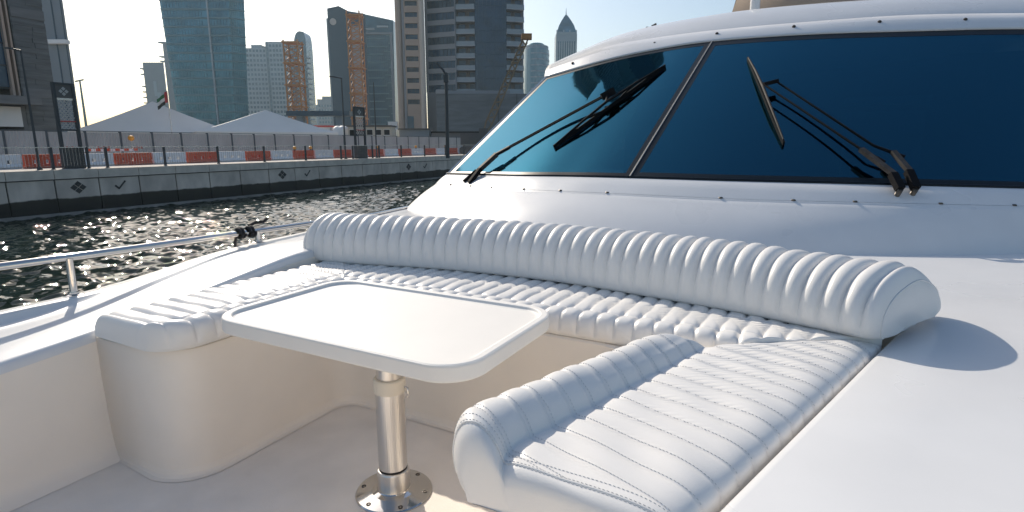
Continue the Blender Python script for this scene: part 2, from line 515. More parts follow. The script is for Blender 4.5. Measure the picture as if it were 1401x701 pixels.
def beacon(s, label):
    t = qthing('warning_beacon', label, 'warning light', s, 3.5, ZQ + .72, 'amber beacons on the barriers')
    b = MB(); b.lathe([(.09, 0), (.09, .07), (.05, .09)], n=12); b.build('base', M['railsteel'], t)
    b = MB(); b.lathe([(.08, .08), (.13, .13), (.14, .22), (.10, .30), (.02, .33)], n=14); b.build('lens', M['beacon'], t)
for s, lab in ((20.9, 'amber beacon on the white barrier left of the far sign pylon'), (22.6, 'amber beacon on the red barrier just left of the far sign pylon'),
               (31.0, 'amber beacon right of the far sign pylon, nearest to it'), (37.3, 'amber beacon near the beige tower foot, middle of the right three'),
               (43.0, 'rightmost amber beacon on the barriers by the windscreen edge')):
    beacon(s, lab)
t = qthing('flashing_lamp', 'small yellow lamp on a thin stick by the striped plank', 'warning light', 9.9, 6.2)
b = MB(); b.tube([(0, 0, 0), (0, 0, 1.45)], .03, 8); b.build('stick', M['railtop'], t)
b = MB(); b.lathe([(.03, 1.42), (.16, 1.5), (.19, 1.62), (.14, 1.74), (.03, 1.8)], n=14); b.build('lens', M['beacon'], t)
t = qthing('striped_plank_barrier', 'low red and white striped plank barricade behind the barriers', 'barricade', 7.5, 4.8)
for j in range(14):
    q = MB(); q.box((-.02, -1.9 + j * .27, .80 + .02 * (j % 2)), (.02, -1.9 + j * .27 + .268, .95 + .02 * (j % 2)))
    q.build('stripe', M['redplastic'] if j % 2 else M['whiteplastic'], t)
for y in (-1.7, 1.6):
    q = MB(); q.bar((-.2, y, 0), (0, y, .95), .05); q.bar((.2, y, 0), (0, y, .95), .05); q.build('leg', M['railtop'], t)

def hoarding():
    t = qthing('site_hoarding', 'long grey corrugated site hoarding along the back of the quay', 'hoarding', 0, 8.2)
    edges = [4.0 + (i - 10) * 2.13 for i in range(0, 48)]
    for i, s in enumerate(edges[:-1]):
        w_ = edges[i + 1] - s - .12
        q = MB(); n = 13
        P = []
        for j in range(n * 2):
            x = .02 if (j // 1) % 2 else -.02
            y = j * w_ / (n * 2 - 1)
            P.append((x, y))
        z1 = 1.98 + random.uniform(-.02, .02)
        vs = [(x, y, .03) for x, y in P] + [(x, y, z1) for x, y in P]
        k = len(P)
        q.add(vs, [(j, j + 1, k + j + 1, k + j) for j in range(k - 1)])
        vs2 = [(x - .03, y, .03) for x, y in P] + [(x - .03, y, z1) for x, y in P]
        q.add(vs2, [(k + j, k + j + 1, j + 1, j) for j in range(k - 1)])
        pan = q.build('panel', M['hoard'], t, (0, s + .06, 0))
        if i in (11, 12, 13):
            z = MB()
            for j in range(5): z.box((.035, .55 + j * .16, .92 + .03 * (j % 2)), (.04, .66 + j * .16, 1.06 + .03 * ((j + 1) % 2)))
            z.build('red_lettering', M['redprint'], pan)
        p = MB(); p.box((-.08, -.06, 0), (.05, .06, 2.03)); p.build('post', M['hoardpost'], t, (0, s, 0))
    c = MB(); c.box((-.06, edges[0], 2.03), (.03, edges[-1], 2.07)); c.build('capping', M['hoardpost'], t)
hoarding()

def pylon(s, label, wd=.9):
    t = qthing('sign_pylon', label, 'sign', s, 1.15, ZQ, 'dark sign pylons on the quay')
    h = wd / 2
    b = MB(); b.box((-.16, -h, 0), (.16, h, 1.08)); b.build('plinth', M['railsteel'], t)
    q = MB()
    for j in range(9):
        for i in range(7):
            y = -h + .07 + i * (wd - .14) / 6; z = .08 + j * .115
            q.add([(.165, y - .035, z), (.165, y, z + .04), (.165, y + .035, z), (.165, y, z - .04), (.15, y, z)], [(0, 3, 2, 1), (0, 1, 4), (1, 2, 4), (2, 3, 4), (3, 0, 4)])
    q.build('plinth_pattern', M['darkroof'], t)
    for y in (-h + .06, h - .06):
        p = MB(); p.box((-.09, y - .06, 1.08), (.09, y + .06, 4.30)); p.build('post', M['railsteel'], t)
    p = MB(); p.box((-.09, -h + .12, 4.2), (.09, h - .12, 4.30)); p.build('top_bar', M['railsteel'], t)
    p = MB(); p.box((-.03, -h + .12, 3.56), (.03, h - .12, 4.2)); sgn = p.build('sign_board', M['darkroof'], t)
    k = MB()
    for dy, dz in ((0, .13), (-.13, 0), (.13, 0), (0, -.13)):
        k.add([(.045, dy - .1, 3.88 + dz), (.045, dy, 3.88 + dz + .1), (.045, dy + .1, 3.88 + dz), (.045, dy, 3.88 + dz - .1), (.03, dy, 3.88 + dz)], [(0, 3, 2, 1), (0, 1, 4), (1, 2, 4), (2, 3, 4), (3, 0, 4)])
    k.build('emblem', M['hoard'], sgn)
    p = MB(); p.box((-.05, -h + .12, 3.45), (.05, h - .12, 3.54)); p.build('crossbar', M['railtop'], t)
    l = MB(); n = 4; W_ = wd - .26; z0 = 2.0; z1 = 3.42
    for i in range(-6, n + 1):
        for sg in (1, -1):
            pts = []
            for f in np.linspace(0, 1, 13):
                z = z0 + (z1 - z0) * f; y = (i / n + f * 1.42 / W_ * .9) * W_
                if -0.001 <= y <= W_ + .001: pts.append((0.0 + .01 * sg, (y - W_ / 2) * sg, z))
            if len(pts) > 1: l.bar(pts[0], pts[-1], .035, .03, up=(1, 0, 0))
    l.build('lattice', M['hoard'], t)
    p = MB(); p.box((-.05, -h + .12, 2.36), (.055, h - .12, 2.42)); p.build('red_bar', M['redprint'], t)
    p = MB(); p.box((-.05, -h + .12, 1.93), (.05, h - .12, 2.0)); p.build('crossbar', M['railsteel'], t)
pylon(3.86, 'near dark patterned sign pylon on the quay by the stone building', .98)
pylon(26.0, 'far dark sign pylon on the quay in front of the cabins', 1.35)

def pole(s, sb, h, label, arm=None, r=.05, far=False):
    t = qthing('lamp_post', label, 'lamp post', s, sb)
    b = MB(); b.tube([(0, 0, 0), (0, 0, h * .5), (0, 0, h)], [r * 1.3, r * 1.1, r * .8], 8); b.build('pole', M['railsteel'], t)
    b = MB(); b.lathe([(r * 2.4, 0), (r * 2.4, .05), (r * 1.4, .12)], n=10); b.build('base', M['railsteel'], t)
    if arm:
        b = MB(); b.tube([(0, 0, h - .02), (arm[0], arm[1], h + arm[2])], r * .7, 8); b.bar((arm[0] * .9, arm[1] * .9, h + arm[2]), (arm[0] * 1.7, arm[1] * 1.7, h + arm[2]), .16, .07)
        b.build('lamp_head', M['railsteel'], t)
pole(2.25, 1.0, 5.65, 'slim dark lamp post in front of the dark stone building', (0, -.35, .02), .05)
pole(23.95, 1.0, 6.45, 'slim dark pole on the quay left of the far sign pylon', (0, -.75, -.0), .055)
pole(27.9, 1.0, 6.5, 'slim dark pole on the quay right of the far sign pylon', None, .05)
def bigpole():
    x, y = site(-5.55, 50)
    t = thing('street_lamp', 'thick dark street lamp with an angled head by the podium', 'street lamp', (x, y, ZQ), HEAD)
    b = MB(); b.tube([(0, 0, 0), (0, 0, 7.1)], [.17, .13], 10); b.build('pole', M['railsteel'], t)
    b = MB(); b.tube([(0, 0, 6.9), (-.25, 0, 7.35), (-.42, 0, 7.5)], .09, 8); b.bar((-.36, 0, 7.45), (-.75, 0, 7.85), .22, .12); b.build('lamp_head', M['railsteel'], t)
    b = MB(); b.box((-.2, -.18, 6.3), (.2, .18, 6.9)); b.build('control_box', M['railsteel'], t)
    x, y = site(-102, 140)
    t = thing('street_lamp', 'distant tall twin-headed street lamp against the bright sky', 'street lamp', (x, y, ZQ), HEAD)
    b = MB(); b.tube([(0, 0, 0), (0, 0, 15.6)], [.35, .18], 8); b.build('pole', M['spandrel'], t)
    b = MB(); b.bar((-1.1, 0, 15.5), (.9, 0, 15.9), .3); b.build('lamp_head', M['spandrel'], t)
bigpole()

# ---------------------------------------------------------------- tents, cabins and flag behind the hoarding
def tent(name, label, cx, cy, wx, wy, ridge, eave, apex, rz, base=ZQ, fwd=0):
    x, y = site(cx, cy)
    t = thing(name, label, 'tent', (x, y, base), HEAD + rz, 'white event tents behind the hoarding')
    b = MB(); n = 14
    # four sagging fabric faces from a short ridge down to the eaves
    cor = [(-wx, -wy), (wx, -wy), (wx, wy), (-wx, wy)]
    rid = [(-ridge, fwd), (ridge, fwd), (ridge, fwd), (-ridge, fwd)]
    for k in range(4):
        a0, a1 = cor[k], cor[(k + 1) % 4]; r0, r1 = rid[k], rid[(k + 1) % 4]
        P = []
        for i in range(n + 1):
            f = i / n; row = []
            zz = eave + (apex - eave) * (f ** 1.12)
            for j in range(n + 1):
                g = j / n
                ex = a0[0] + (a1[0] - a0[0]) * g; ey = a0[1] + (a1[1] - a0[1]) * g
                rx = r0[0] + (r1[0] - r0[0]) * g; ry = r0[1] + (r1[1] - r0[1]) * g
                row.append((ex + (rx - ex) * f, ey + (ry - ey) * f, zz - .12 * math.sin(math.pi * g) * math.sin(math.pi * f)))
            P.append(row)
        b.grid(P, True)
    b.build('roof', M['tent'], t)
    v = MB()
    for k in range(4):
        a0, a1 = cor[k], cor[(k + 1) % 4]
        v.add([(*a0, eave - .55), (*a1, eave - .55), (*a1, eave), (*a0, eave)], [(0, 1, 2, 3)])
    v.build('valance', M['tent'], t)
    for cx_, cy_ in cor:
        p = MB(); p.box((cx_ * .985 - .07, cy_ * .985 - .07, 0), (cx_ * .985 + .07, cy_ * .985 + .07, eave - .02)); p.build('pole', M['white'], t)
    return t
tent('event_tent', 'large white peaked tent under the flag, left of the two tents', -43.6, 71, 8.2, 6.4, .05, 2.5, 6.0, R(36), fwd=-3.0)
tent('event_tent', 'white peaked tent before the pale apartment blocks, right of the two tents', -29.9, 70, 7.4, 5.8, .05, 2.5, 5.0, R(32), fwd=-3.0)

def flag():
    x, y = site(-38.5, 66)
    t = thing('flag', 'red, green, white and black flag flying above the left tent', 'flag', (x, y, ZQ), HEAD)
    b = MB(); b.tube([(0, 0, 0), (0, 0, 7.0)], .04, 8); b.build('flagpole', M['railtop'], t)
    def cloth(name, x0, x1, z0, z1, m, drop):
        P = []
        for i in range(3):
            P.append([(-(x0 + (x1 - x0) * j / 8), .06 * math.sin(j * 1.1 + x0 * 3), z0 + (z1 - z0) * i / 2 - drop * (x0 + (x1 - x0) * j / 8)) for j in range(9)])
        q = MB(); q.grid(P, True); q.build(name, m, t)
    cloth('red_band', 0.03, .38, 5.8, 6.95, M['flagred'], .35)
    cloth('green_band', .38, 1.25, 6.57, 6.95, M['flaggreen'], .7)
    cloth('white_band', .38, 1.25, 6.19, 6.57, M['flagwhite'], .7)
    cloth('black_band', .38, 1.25, 5.8, 6.19, M['flagblack'], .7)
flag()

def cabin(cx, cy, wx, wy, h, label, wall, roof, nwin=0, z=ZQ, name='site_cabin', door=False):
    x, y = site(cx, cy)
    t = thing(name, label, 'cabin', (x, y, z), HEAD)
    b = MB(); b.box((-wx, -wy, 0), (wx, wy, h)); b.build('wall', wall, t)
    b = MB(); b.box((-wx - .15, -wy - .2, h), (wx + .15, wy + .2, h + .22)); b.build('roof', roof, t)
    for i in range(nwin):
        xx = -wx + (i + .5) * 2 * wx / nwin
        q = MB(); q.box((xx - .34, -wy - .03, h - 1.0), (xx + .34, -wy + .05, h - .35)); f = q.build('window', M['black'], t)
        q = MB(); q.box((xx - .42, -wy - .02, h - 1.09), (xx + .42, -wy + .04, h - 1.005)); q.box((xx - .42, -wy - .02, h - .345), (xx + .42, -wy + .04, h - .27)); q.build('frame', M['white'], f)
    if door:
        q = MB(); q.box((-wx + .2, -wy - .03, 0), (-wx + 1.2, -wy + .05, h - .5)); q.build('door', M['black'], t)
    return t
cabin(-18.2, 76, 2.75, 1.4, 3.3, 'cream site cabin with dark flat roof and small windows', M['cream'], M['darkroof'], 5, door=True)
cabin(-24.6, 77, .95, 1.2, 3.3, 'small white kiosk with a red roof edge beside the tent', M['white'], M['redprint'], 1)
t = thing('storage_bag_pile', 'white covered pile between the kiosk and the cream cabin', 'covered pile', (*site(-22.3, 76), ZQ), HEAD)
b = MB()
P = []
for i in range(9):
    f = i / 8 * math.pi / 2
    P.append([((1.35 * math.cos(f) ** .6) * math.cos(a) * (1 + .08 * math.sin(3 * a)), 1.2 * math.cos(f) ** .6 * math.sin(a), 2.2 + 1.25 * math.sin(f) + .06 * math.sin(5 * a)) for a in np.linspace(0, 2 * math.pi, 25)])
b.grid(P); b.build('cover', M['white'], t)
b = MB(); b.box((-1.3, -1.1, 0), (1.3, 1.1, 2.25)); b.build('crate_stack', M['hoard'], t)
cabin(-13.2, 80, 2.0, 1.2, 3.0, 'low grey container in front of the beige tower foot', M['greyblue'], M['darkroof'], 0, name='storage_container')
cabin(-7.6, 80, 3.2, 1.2, 2.6, 'low dark container stack before the stone podium', M['stoneband'], M['black'], 0, name='storage_container')

# ---------------------------------------------------------------- cranes and hoist masts
def lattice(t, w_, d_, h, seg, m, leg=.22, br=.13):
    for x in (-w_ / 2, w_ / 2):
        for y in (-d_ / 2, d_ / 2):
            b = MB(); b.bar((x, y, 0), (x, y, h), leg); b.build('leg', m, t)
    b = MB(); n = int(h / seg)
    for i in range(n):
        z0, z1 = i * seg, (i + 1) * seg
        for y in (-d_ / 2, d_ / 2):
            b.bar((-w_ / 2, y, z0), (w_ / 2, y, z1), br); b.bar((w_ / 2, y, z0), (-w_ / 2, y, z1), br); b.bar((-w_ / 2, y, z1), (w_ / 2, y, z1), br)
        for x in (-w_ / 2, w_ / 2):
            b.bar((x, -d_ / 2, z0), (x, d_ / 2, z1), br); b.bar((x, -d_ / 2, z1), (x, d_ / 2, z1), br)
    stuff(b.build('bracing', m, t))
t = thing('tower_crane_mast', 'wide orange lattice mast in front of the round-topped tower', 'crane mast', (*site(-73.0, 200), ZQ), HEAD, 'orange lattice masts')
lattice(t, 4.6, 4.6, 34.6, 2.5, M['orange'], .42, .2)
for z in (6, 13, 20, 27, 33.6):
    b = MB(); b.box((-2.8, -2.8, z), (2.8, 2.8, z + .45)); b.build('collar', M['orange'], t)
t = thing('tower_crane_mast', 'slim orange lattice mast against the dark glass tower', 'crane mast', (*site(-44.2, 170), ZQ), HEAD, 'orange lattice masts')
lattice(t, 3.5, 3.5, 37.3, 2.1, M['orange'], .32, .16)
for z in (8, 15, 22, 29, 36):
    b = MB(); b.box((-2.1, -2.1, z), (2.1, 2.1, z + .35)); b.build('collar', M['orange'], t)
def boom():
    t = thing('crawler_crane', 'crane with a rusty leaning lattice boom before the balcony tower', 'crane', (*site(-4.2, 70), ZQ), HEAD)
    a = Vector((.6, 0, 1.8)); c = Vector((5.9, 0, 13.4)); d = (c - a).normalized(); nrm = Vector((-d.z, 0, d.x))
    for s_ in (-1, 1):
        for yy in (-.3, .3):
            b = MB(); b.bar(a + Vector((0, yy, 0)), a + d * 2 + nrm * s_ * .38 + Vector((0, yy, 0)), .15); b.bar(a + d * 2 + nrm * s_ * .38 + Vector((0, yy, 0)), c + nrm * s_ * .25 + Vector((0, yy, 0)), .15); b.build('boom_chord', M['boom'], t)
    b = MB(); L = (c - a).length; n = 22
    for i in range(n):
        p = a + d * (2 + (L - 2) * i / n); q = a + d * (2 + (L - 2) * (i + 1) / n); sg = 1 if i % 2 else -1
        for yy in (-.3, .3):
            b.bar(p + nrm * .36 * sg + Vector((0, yy, 0)), q - nrm * .36 * sg + Vector((0, yy, 0)), .11)
        b.bar(p + nrm * .36 * sg + Vector((0, -.3, 0)), q + nrm * .36 * sg + Vector((0, .3, 0)), .06)
    stuff(b.build('boom_lacing', M['boom'], t))
    b = MB(); b.box((-.6, -.5, 13.1), (.6, .5, 13.7)); b.build('boom_head', M['orange'], t, (5.9, 0, 0))
    b = MB(); b.box((-1.9, -1.2, 1.0), (1.3, 1.2, 2.4)); b.box((.3, -1.2, 2.4), (1.3, -.2, 3.0)); b.build('cab', M['darkroof'], t)
    for y in (-1.3, 1.3):
        b = MB(); b.prism(rounded([(-2, 0), (1.6, 0), (1.6, .9), (-2, .9)], [.4] * 4, 5), -.3, .3); o = b.build('track', M['railsteel'], t, (0, y, 0), (R(90), 0, 0))
boom()

# ---------------------------------------------------------------- buildings (plan in metres right of / ahead of the photographer)
class Face:
    """a facade from plan point p to q (left to right as seen), local x along it, y inwards, z up"""
    def __init__(s, p, q):
        s.p = Vector(p); s.q = Vector(q); s.L = (s.q - s.p).length; s.d = (s.q - s.p) / s.L; s.i = Vector((-s.d.y, s.d.x))
    def pt(s, x, y, z):
        v = s.p + s.d * x + s.i * y; return (v.x, v.y, z)
    def box(s, mb, x0, x1, y0, y1, z0, z1):
        v = [s.pt(x0, y0, z0), s.pt(x1, y0, z0), s.pt(x1, y1, z0), s.pt(x0, y1, z0), s.pt(x0, y0, z1), s.pt(x1, y0, z1), s.pt(x1, y1, z1), s.pt(x0, y1, z1)]
        mb.add(v, [(3, 2, 1, 0), (4, 5, 6, 7), (0, 1, 5, 4), (1, 2, 6, 5), (2, 3, 7, 6), (3, 0, 4, 7)])
def building(label, cx, cy, name='tower_block', cat='building', group=None):
    t = thing(name, label, cat, (*site(cx, cy), ZQ), HEAD, group)
    t['_o'] = (cx, cy); return t
def loc(t, p): o = t['_o']; return (p[0] - o[0], p[1] - o[1])
def core(t, poly, z0, z1, m, name='wall'):
    yf = min(p[1] for p in poly)
    if len(poly) == 4: poly = [(x * y / yf if x < 0 else x, y) for x, y in poly]   # sides square to the line of streets
    b = MB(); b.prism([loc(t, p) for p in poly], z0, z1); return b.build(name, m, t)
def ribbon(t, p, q, zs, hw, wall, glass, x0=.3, x1=.3, mull=1.2, parts=True, proud=.25):
    """solid bands with recessed ribbon windows; zs: floor levels of the window sills"""
    f = Face(loc(t, p), loc(t, q)); b = MB()
    zs = list(zs)
    f.box(b, 0, f.L, -.02, .05, 0, zs[0])
    for i, z in enumerate(zs):
        zt = zs[i + 1] if i + 1 < len(zs) else z + hw + .8
        f.box(b, 0, f.L, -proud, .05, z + hw, zt)
        if x0 > .05: f.box(b, 0, x0, -proud + .01, .05, z, z + hw)
        if x1 > .05: f.box(b, f.L - x1, f.L, -proud + .01, .05, z, z + hw)
    b.build('spandrel_band', wall, t)
    for z in zs:
        w_ = MB(); f.box(w_, x0, f.L - x1, -.03, .04, z, z + hw)
        o = w_.build('window', glass if random.random() < .6 else M[random.choice(['glassdark2', 'glassdark3'])], t)
        if mull:
            k = MB(); n = max(1, int((f.L - x0 - x1) / mull))
            for j in range(1, n):
                x = x0 + (f.L - x0 - x1) * j / n; f.box(k, x - .04, x + .04, -.09, .0, z, z + hw)
            stuff(k.build('frame', M['railsteel'], o))
    return f
def balcony_stack(t, p, q, zs, fh, depth=1.6, back=None, split=.45):
    f = Face(loc(t, p), loc(t, q))
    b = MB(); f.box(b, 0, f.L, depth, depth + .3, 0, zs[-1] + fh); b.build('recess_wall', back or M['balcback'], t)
    g = MB()
    for z in zs: f.box(g, f.L * .08, f.L * split, depth - .06, depth + .02, z + .1, z + fh - .6); f.box(g, f.L * (split + .22), f.L * .93, depth - .06, depth + .02, z + .1, z + fh - .6)
    g.build('balcony_doors', M['glassdark'], t)
    for z in zs:
        s_ = MB(); f.box(s_, -.05, f.L + .05, -.35, depth, z - .28, z)
        o = s_.build('balcony', M['balcony'], t)
        r = MB(); f.box(r, -.02, f.L + .02, -.32, -.24, z, z + .95)
        f.box(r, -.02, .06, -.24, depth, z, z + .95); f.box(r, f.L - .06, f.L + .02, -.24, depth, z, z + .95); r.build('parapet', M['balcony_glass'], o)
def curtain(t, p, q, z0, z1, fh, mx, glass, frame, sp=0, spm=None, name='curtain_wall'):
    f = Face(loc(t, p), loc(t, q)); b = MB(); f.box(b, 0, f.L, 0, .2, z0, z1); o = b.build(name, glass, t)
    k = MB(); z = z0
    while z < z1:
        f.box(k, 0, f.L, -.05, .0, z - .05, z + .05); z += fh
    n = max(1, int(f.L / mx))
    for j in range(n + 1):
        x = f.L * j / n; f.box(k, x - .05, x + .05, -.07, .0, z0, z1)
    stuff(k.build('mullions', frame, o))
    if sp:
        k = MB(); z = z0
        while z < z1: f.box(k, 0, f.L, -.09, .01, z, z + sp); z += fh
        stuff(k.build('spandrels', spm, o))
    return f
def punched(t, p, q, zs, hw, nx, glass, x0=.6, ww=1.4):
    f = Face(loc(t, p), loc(t, q)); b = MB()
    for z in zs:
        for j in range(nx):
            x = x0 + (f.L - 2 * x0) * (j + .5) / nx
            f.box(b, x - ww / 2, x + ww / 2, -.04, .1, z, z + hw)
    stuff(b.build('windows', glass, t))
M['balcony_glass'] = mat('balcony_parapet', (.30, .34, .36), .35)

def stone_building():
    t = qthing('stone_building', 'dark stone-clad building with a tall window strip at the far left', 'building', 0, 25)
    # local: x towards the water, y along the quay
    def bx(mb, x0, x1, y0, y1, z0, z1): mb.box((x0, y0, z0), (x1, y1, z1))
    b = MB(); bx(b, -20, 0, 12.75, 15.1, 0, 34); bx(b, -20, 0, -14, 4, 0, 34); bx(b, -20, -.5, 4, 12.75, 5.6, 34); b.build('wall', M['stone'], t)
    for z0, z1 in ((5.05, 5.75), (11.3, 12.05), (17.5, 18.2), (24, 24.7)):
        b = MB(); bx(b, -.1, .07, 12.8, 15.13, z0, z1); b.build('stone_band', M['stoneband'], t)
    # courses standing proud, uneven
    for i in range(42):
        z = .2 + i * .42
        if any(a - .1 < z < c + .1 for a, c in ((4.85, 5.8), (11.2, 12.1))): continue
        for (y0, y1) in ((12.8, 13.9), (13.93, 15.12)):
            b = MB(); d = random.uniform(.015, .075); off = random.uniform(-.25, .25)
            ym = 13.92 + off
            bx(b, -.05, d, y0 if y0 < 13 else ym + .01, ym - .01 if y0 < 13 else y1, z, z + .395)
            b.build('stone_course', M['stone'], t)
    for z0, z1 in ((5.75, 11.0), (11.9, 17.2), (18.1, 23.8)):
        w_ = MB(); bx(w_, -.45, -.3, 4, 12.1, z0, z1); o = w_.build('window', M['glassdark'], t)
        k = MB()
        for y in (6.2, 8.4, 10.3): bx(k, -.3, -.2, y - .05, y + .05, z0, z1)
        for z in (z0 + 1.7, z0 + 3.4): bx(k, -.3, -.22, 4, 12.1, z - .05, z + .05)
        stuff(k.build('frame', M['railsteel'], o))
    for z0 in (11.0, 17.2): b = MB(); bx(b, -.5, -.05, 4, 12.2, z0, z0 + .9); b.build('floor_band', M['stoneband'], t)
    b = MB(); bx(b, -.45, .02, 12.12, 12.3, 4.9, 30); bx(b, -.45, .04, 12.5, 12.62, 4.9, 30); b.build('window_jamb', M['beige'], t)
    b = MB(); bx(b, -.6, 1.6, 4, 13.3, 4.35, 5.0); b.build('canopy', M['stoneband'], t)
    b = MB(); bx(b, -.2, .05, 4, 12.45, 2.6, 4.2); b.build('entrance_fascia', M['white'], t)
    b = MB(); bx(b, -3, -2.8, 4, 12.6, 0, 2.6); b.build('entrance_opening', M['black'], t)
    b = MB(); bx(b, -3, 0, 12.5, 12.75, 0, 4.3); b.build('entrance_pier', M['stoneband'], t)
stone_building()

def background():
    # slim blue-grey tower behind the stone building
    t = building('slim blue-grey slab tower with a white canopy strip behind the stone building', -84, 114)
    core(t, [(-92, 110), (-81.2, 110), (-81.2, 120), (-92, 120)], 0, 46, M['greyblue'])
    f = Face(loc(t, (-92, 110)), loc(t, (-81.2, 110)))
    b = MB(); f.box(b, 7.2, 11.0, -1.0, .1, 19.0, 19.7); b.build('canopy', M['lightstrip'], t)
    b = MB(); f.box(b, 8.6, 8.8, -.1, .05, 0, 46); f.box(b, 10.3, 10.42, -.1, .05, 0, 46); b.build('fin', M['darkslab'], t)
    # inverted tapered glass tower
    t = building('tall teal glass tower that widens upwards, left half of the skyline', -135, 262, 'glass_tower')
    o = t['_o']; H = 112.0
    def wx(z, a): return a[0] + (a[1] - a[0]) * z / 61.0
    lf = (-147.6, -150.6); rt = (-123.8, -121.0); rr = (-119.2, -116.2)
    lv = [0]; fh = 3.55
    P = MB(); n = int(H / fh)
    for z0, z1 in ((0, H),):
        v = []
        for z in (z0, z1):
            v += [(wx(z, lf) - o[0], -2, z), (wx(z, rt) - o[0], -2, z), (wx(z, rr) - o[0], 2, z), (wx(z, lf) - o[0] + 3, 26, z)]
        P.add(v, [(0, 1, 5, 4), (1, 2, 6, 5), (2, 3, 7, 6), (3, 0, 4, 7), (4, 5, 6, 7)])
    wall = P.build('curtain_wall', M['glassteal'], t)
    for i in range(n):
        z = i * fh + .6
        k = MB()
        a = [(wx(z, lf) - o[0], -2.12), (wx(z, rt) - o[0] + .08, -2.12), (wx(z, rr) - o[0] + .1, 2)]
        k.bar((a[0][0], a[0][1], z), (a[1][0], a[1][1], z), .35, .75); k.bar((a[1][0], a[1][1], z + .002), (a[2][0], a[2][1], z + .002), .35, .45)
        k.build('floor_band', M['spandrel'], t)
    k = MB()
    for i in range(1, 22):
        f = i / 22
        if abs(f - .62) < .02: continue
        xb, xt = [lf[j] + (rt[j] - lf[j]) * f - o[0] for j in (0, 1)]
        k.bar((xb, -2.05, 0), (xb + (xt - xb) * H / 61, -2.05, H), .12)
    for i in range(1, 8):
        f = i / 8
        k.bar((rt[0] + (rr[0] - rt[0]) * f - o[0], -2.05 + 4 * f, 0), (wx(H, rt) + (wx(H, rr) - wx(H, rt)) * f - o[0], -2.05 + 4 * f, H), .14)
    stuff(k.build('mullions', M['darkslab'], wall))
    k = MB(); k.bar((-130.4 - o[0], -2.25, 0), (-130.2 - o[0], -2.25, H), .6); k.build('centre_fin', M['palewall'], t)
    # stepped grey block with balconies on its left edge
    t = building('stepped grey block with small balconies at its edge, left of the teal tower', -197, 340, 'stepped_block')
    core(t, [(-205, 331), (-193.3, 331), (-193.3, 350), (-205, 350)], 0, 45, M['greyblue'])
    core(t, [(-193.25, 332), (-175, 332), (-175, 350), (-193.25, 350)], 0, 56, M['greyblue'])
    for z in (41.5, 38.5, 32, 29, 26, 23): b = MB(); b.box((-10.2, -8.6, z), (-7.9, -4, z + .6)); b.build('balcony', M['spandrel'], t)
    for z in (55.6, 48, 45.6): b = MB(); b.box((.8, -7.6, z), (4.0, -4, z + .6)); b.build('balcony', M['spandrel'], t)
    b = MB(); b.box((-3.2, -9.12, 27), (-1.5, -8.9, 35)); b.box((-1.5, -9.12, 25.5), (0.5, -8.9, 29)); b.build('relief_panel', M['spirewall'], t)
    # pale residential pair
    t = building('pale apartment block with rows of small windows, left of the two joined blocks', -180, 428, 'apartment_block', group='pale apartment blocks')
    core(t, [(-190.5, 421), (-172.6, 421), (-172.6, 436), (-190.5, 436)], 0, 66.5, M['palewall'])
    punched(t, (-190.5, 421), (-172.6, 421), [3 + 3.2 * i for i in range(20)], 1.7, 7, M['glassblue'], .5, 1.5)
    b = MB(); b.box((-4, -5, 66.5), (3, 3, 69)); b.build('roof_house', M['palewall'], t)
    t = building('taller pale apartment block with a blue-edged facade behind the orange mast', -162, 428, 'apartment_block', group='pale apartment blocks')
    core(t, [(-172.5, 420), (-151, 420), (-151, 436), (-172.5, 436)], 0, 70.6, M['palewall'])
    punched(t, (-171, 420), (-156, 420), [3 + 3.2 * i for i in range(21)], 1.8, 6, M['glassblue'], .5, 1.6)
    curtain(t, (-172.5, 419.8), (-170.8, 419.8), 0, 70, 3.2, 1.7, M['glassblue'], M['palewall'])
    curtain(t, (-156.2, 419.8), (-151, 419.8), 0, 70, 3.2, 1.7, M['glassblue'], M['palewall'])
    # round-topped tower
    t = building('narrow blue tower with a rounded pointed top and small balconies', -134, 388, 'round_topped_tower')
    b = MB(); prof = [(-138, 0), (-138, 62)] + [(-138 + 4.0 * (1 - math.cos(a)), 62 + 8.3 * math.sin(a) ** .9) for a in np.linspace(.2, 1.57, 8)] + [(-132.4 + 1.9 * math.sin(a), 62 + 8.3 * math.cos(a) ** .8) for a in np.linspace(.3, 1.5, 6)] + [(-130.4, 60), (-130.9, 0)]
    v = [(x + 134, -8, z) for x, z in prof]; k = len(v); v2 = [(x + 134, 4, z) for x, z in prof]
    b.add(v + v2, [(i, i + k, (i + 1) % k + k, (i + 1) % k) for i in range(k)]); b.add(v, [tuple(range(k))[::-1]])
    b.build('wall', M['glassblue'], t)
    for i in range(17): b = MB(); b.box((3.0, -9, 3 + 3.2 * i), (4.6, -3, 3.8 + 3.2 * i)); b.build('balcony', M['spirewall'], t)
    b = MB(); b.box((-1.2, -8.3, 0), (0.2, -7.9, 60)); b.build('fin', M['palewall'], t)
    # dark tower
    t = building('dark blue office tower with a sloping roofline and glazed right half', -61, 250, 'office_tower')
    o = t['_o']
    b = MB()
    v = []
    for (x, z1) in ((-73.4, 53.6), (-68.8, 54.5), (-65.0, 52.6), (-58.6, 51.6)): v += [(x - o[0], -9, 0), (x - o[0], -9, z1)]
    v2 = [(x, 8, z) for x, y, z in v]
    b.add(v + v2, [(0, 2, 3, 1), (2, 4, 5, 3), (4, 6, 7, 5), (1, 3, 11, 9), (3, 5, 13, 11), (5, 7, 15, 13), (0, 1, 9, 8), (6, 14, 15, 7)])
    b.build('dark_slab', M['darkslab'], t)
    b = MB(); b.lathe([(1.3, 0), (1.3, .2)], n=20); b.build('round_sign', M['hoard'], t, (-71.3 - o[0], -9.05, 48.6), (R(90), 0, 0))
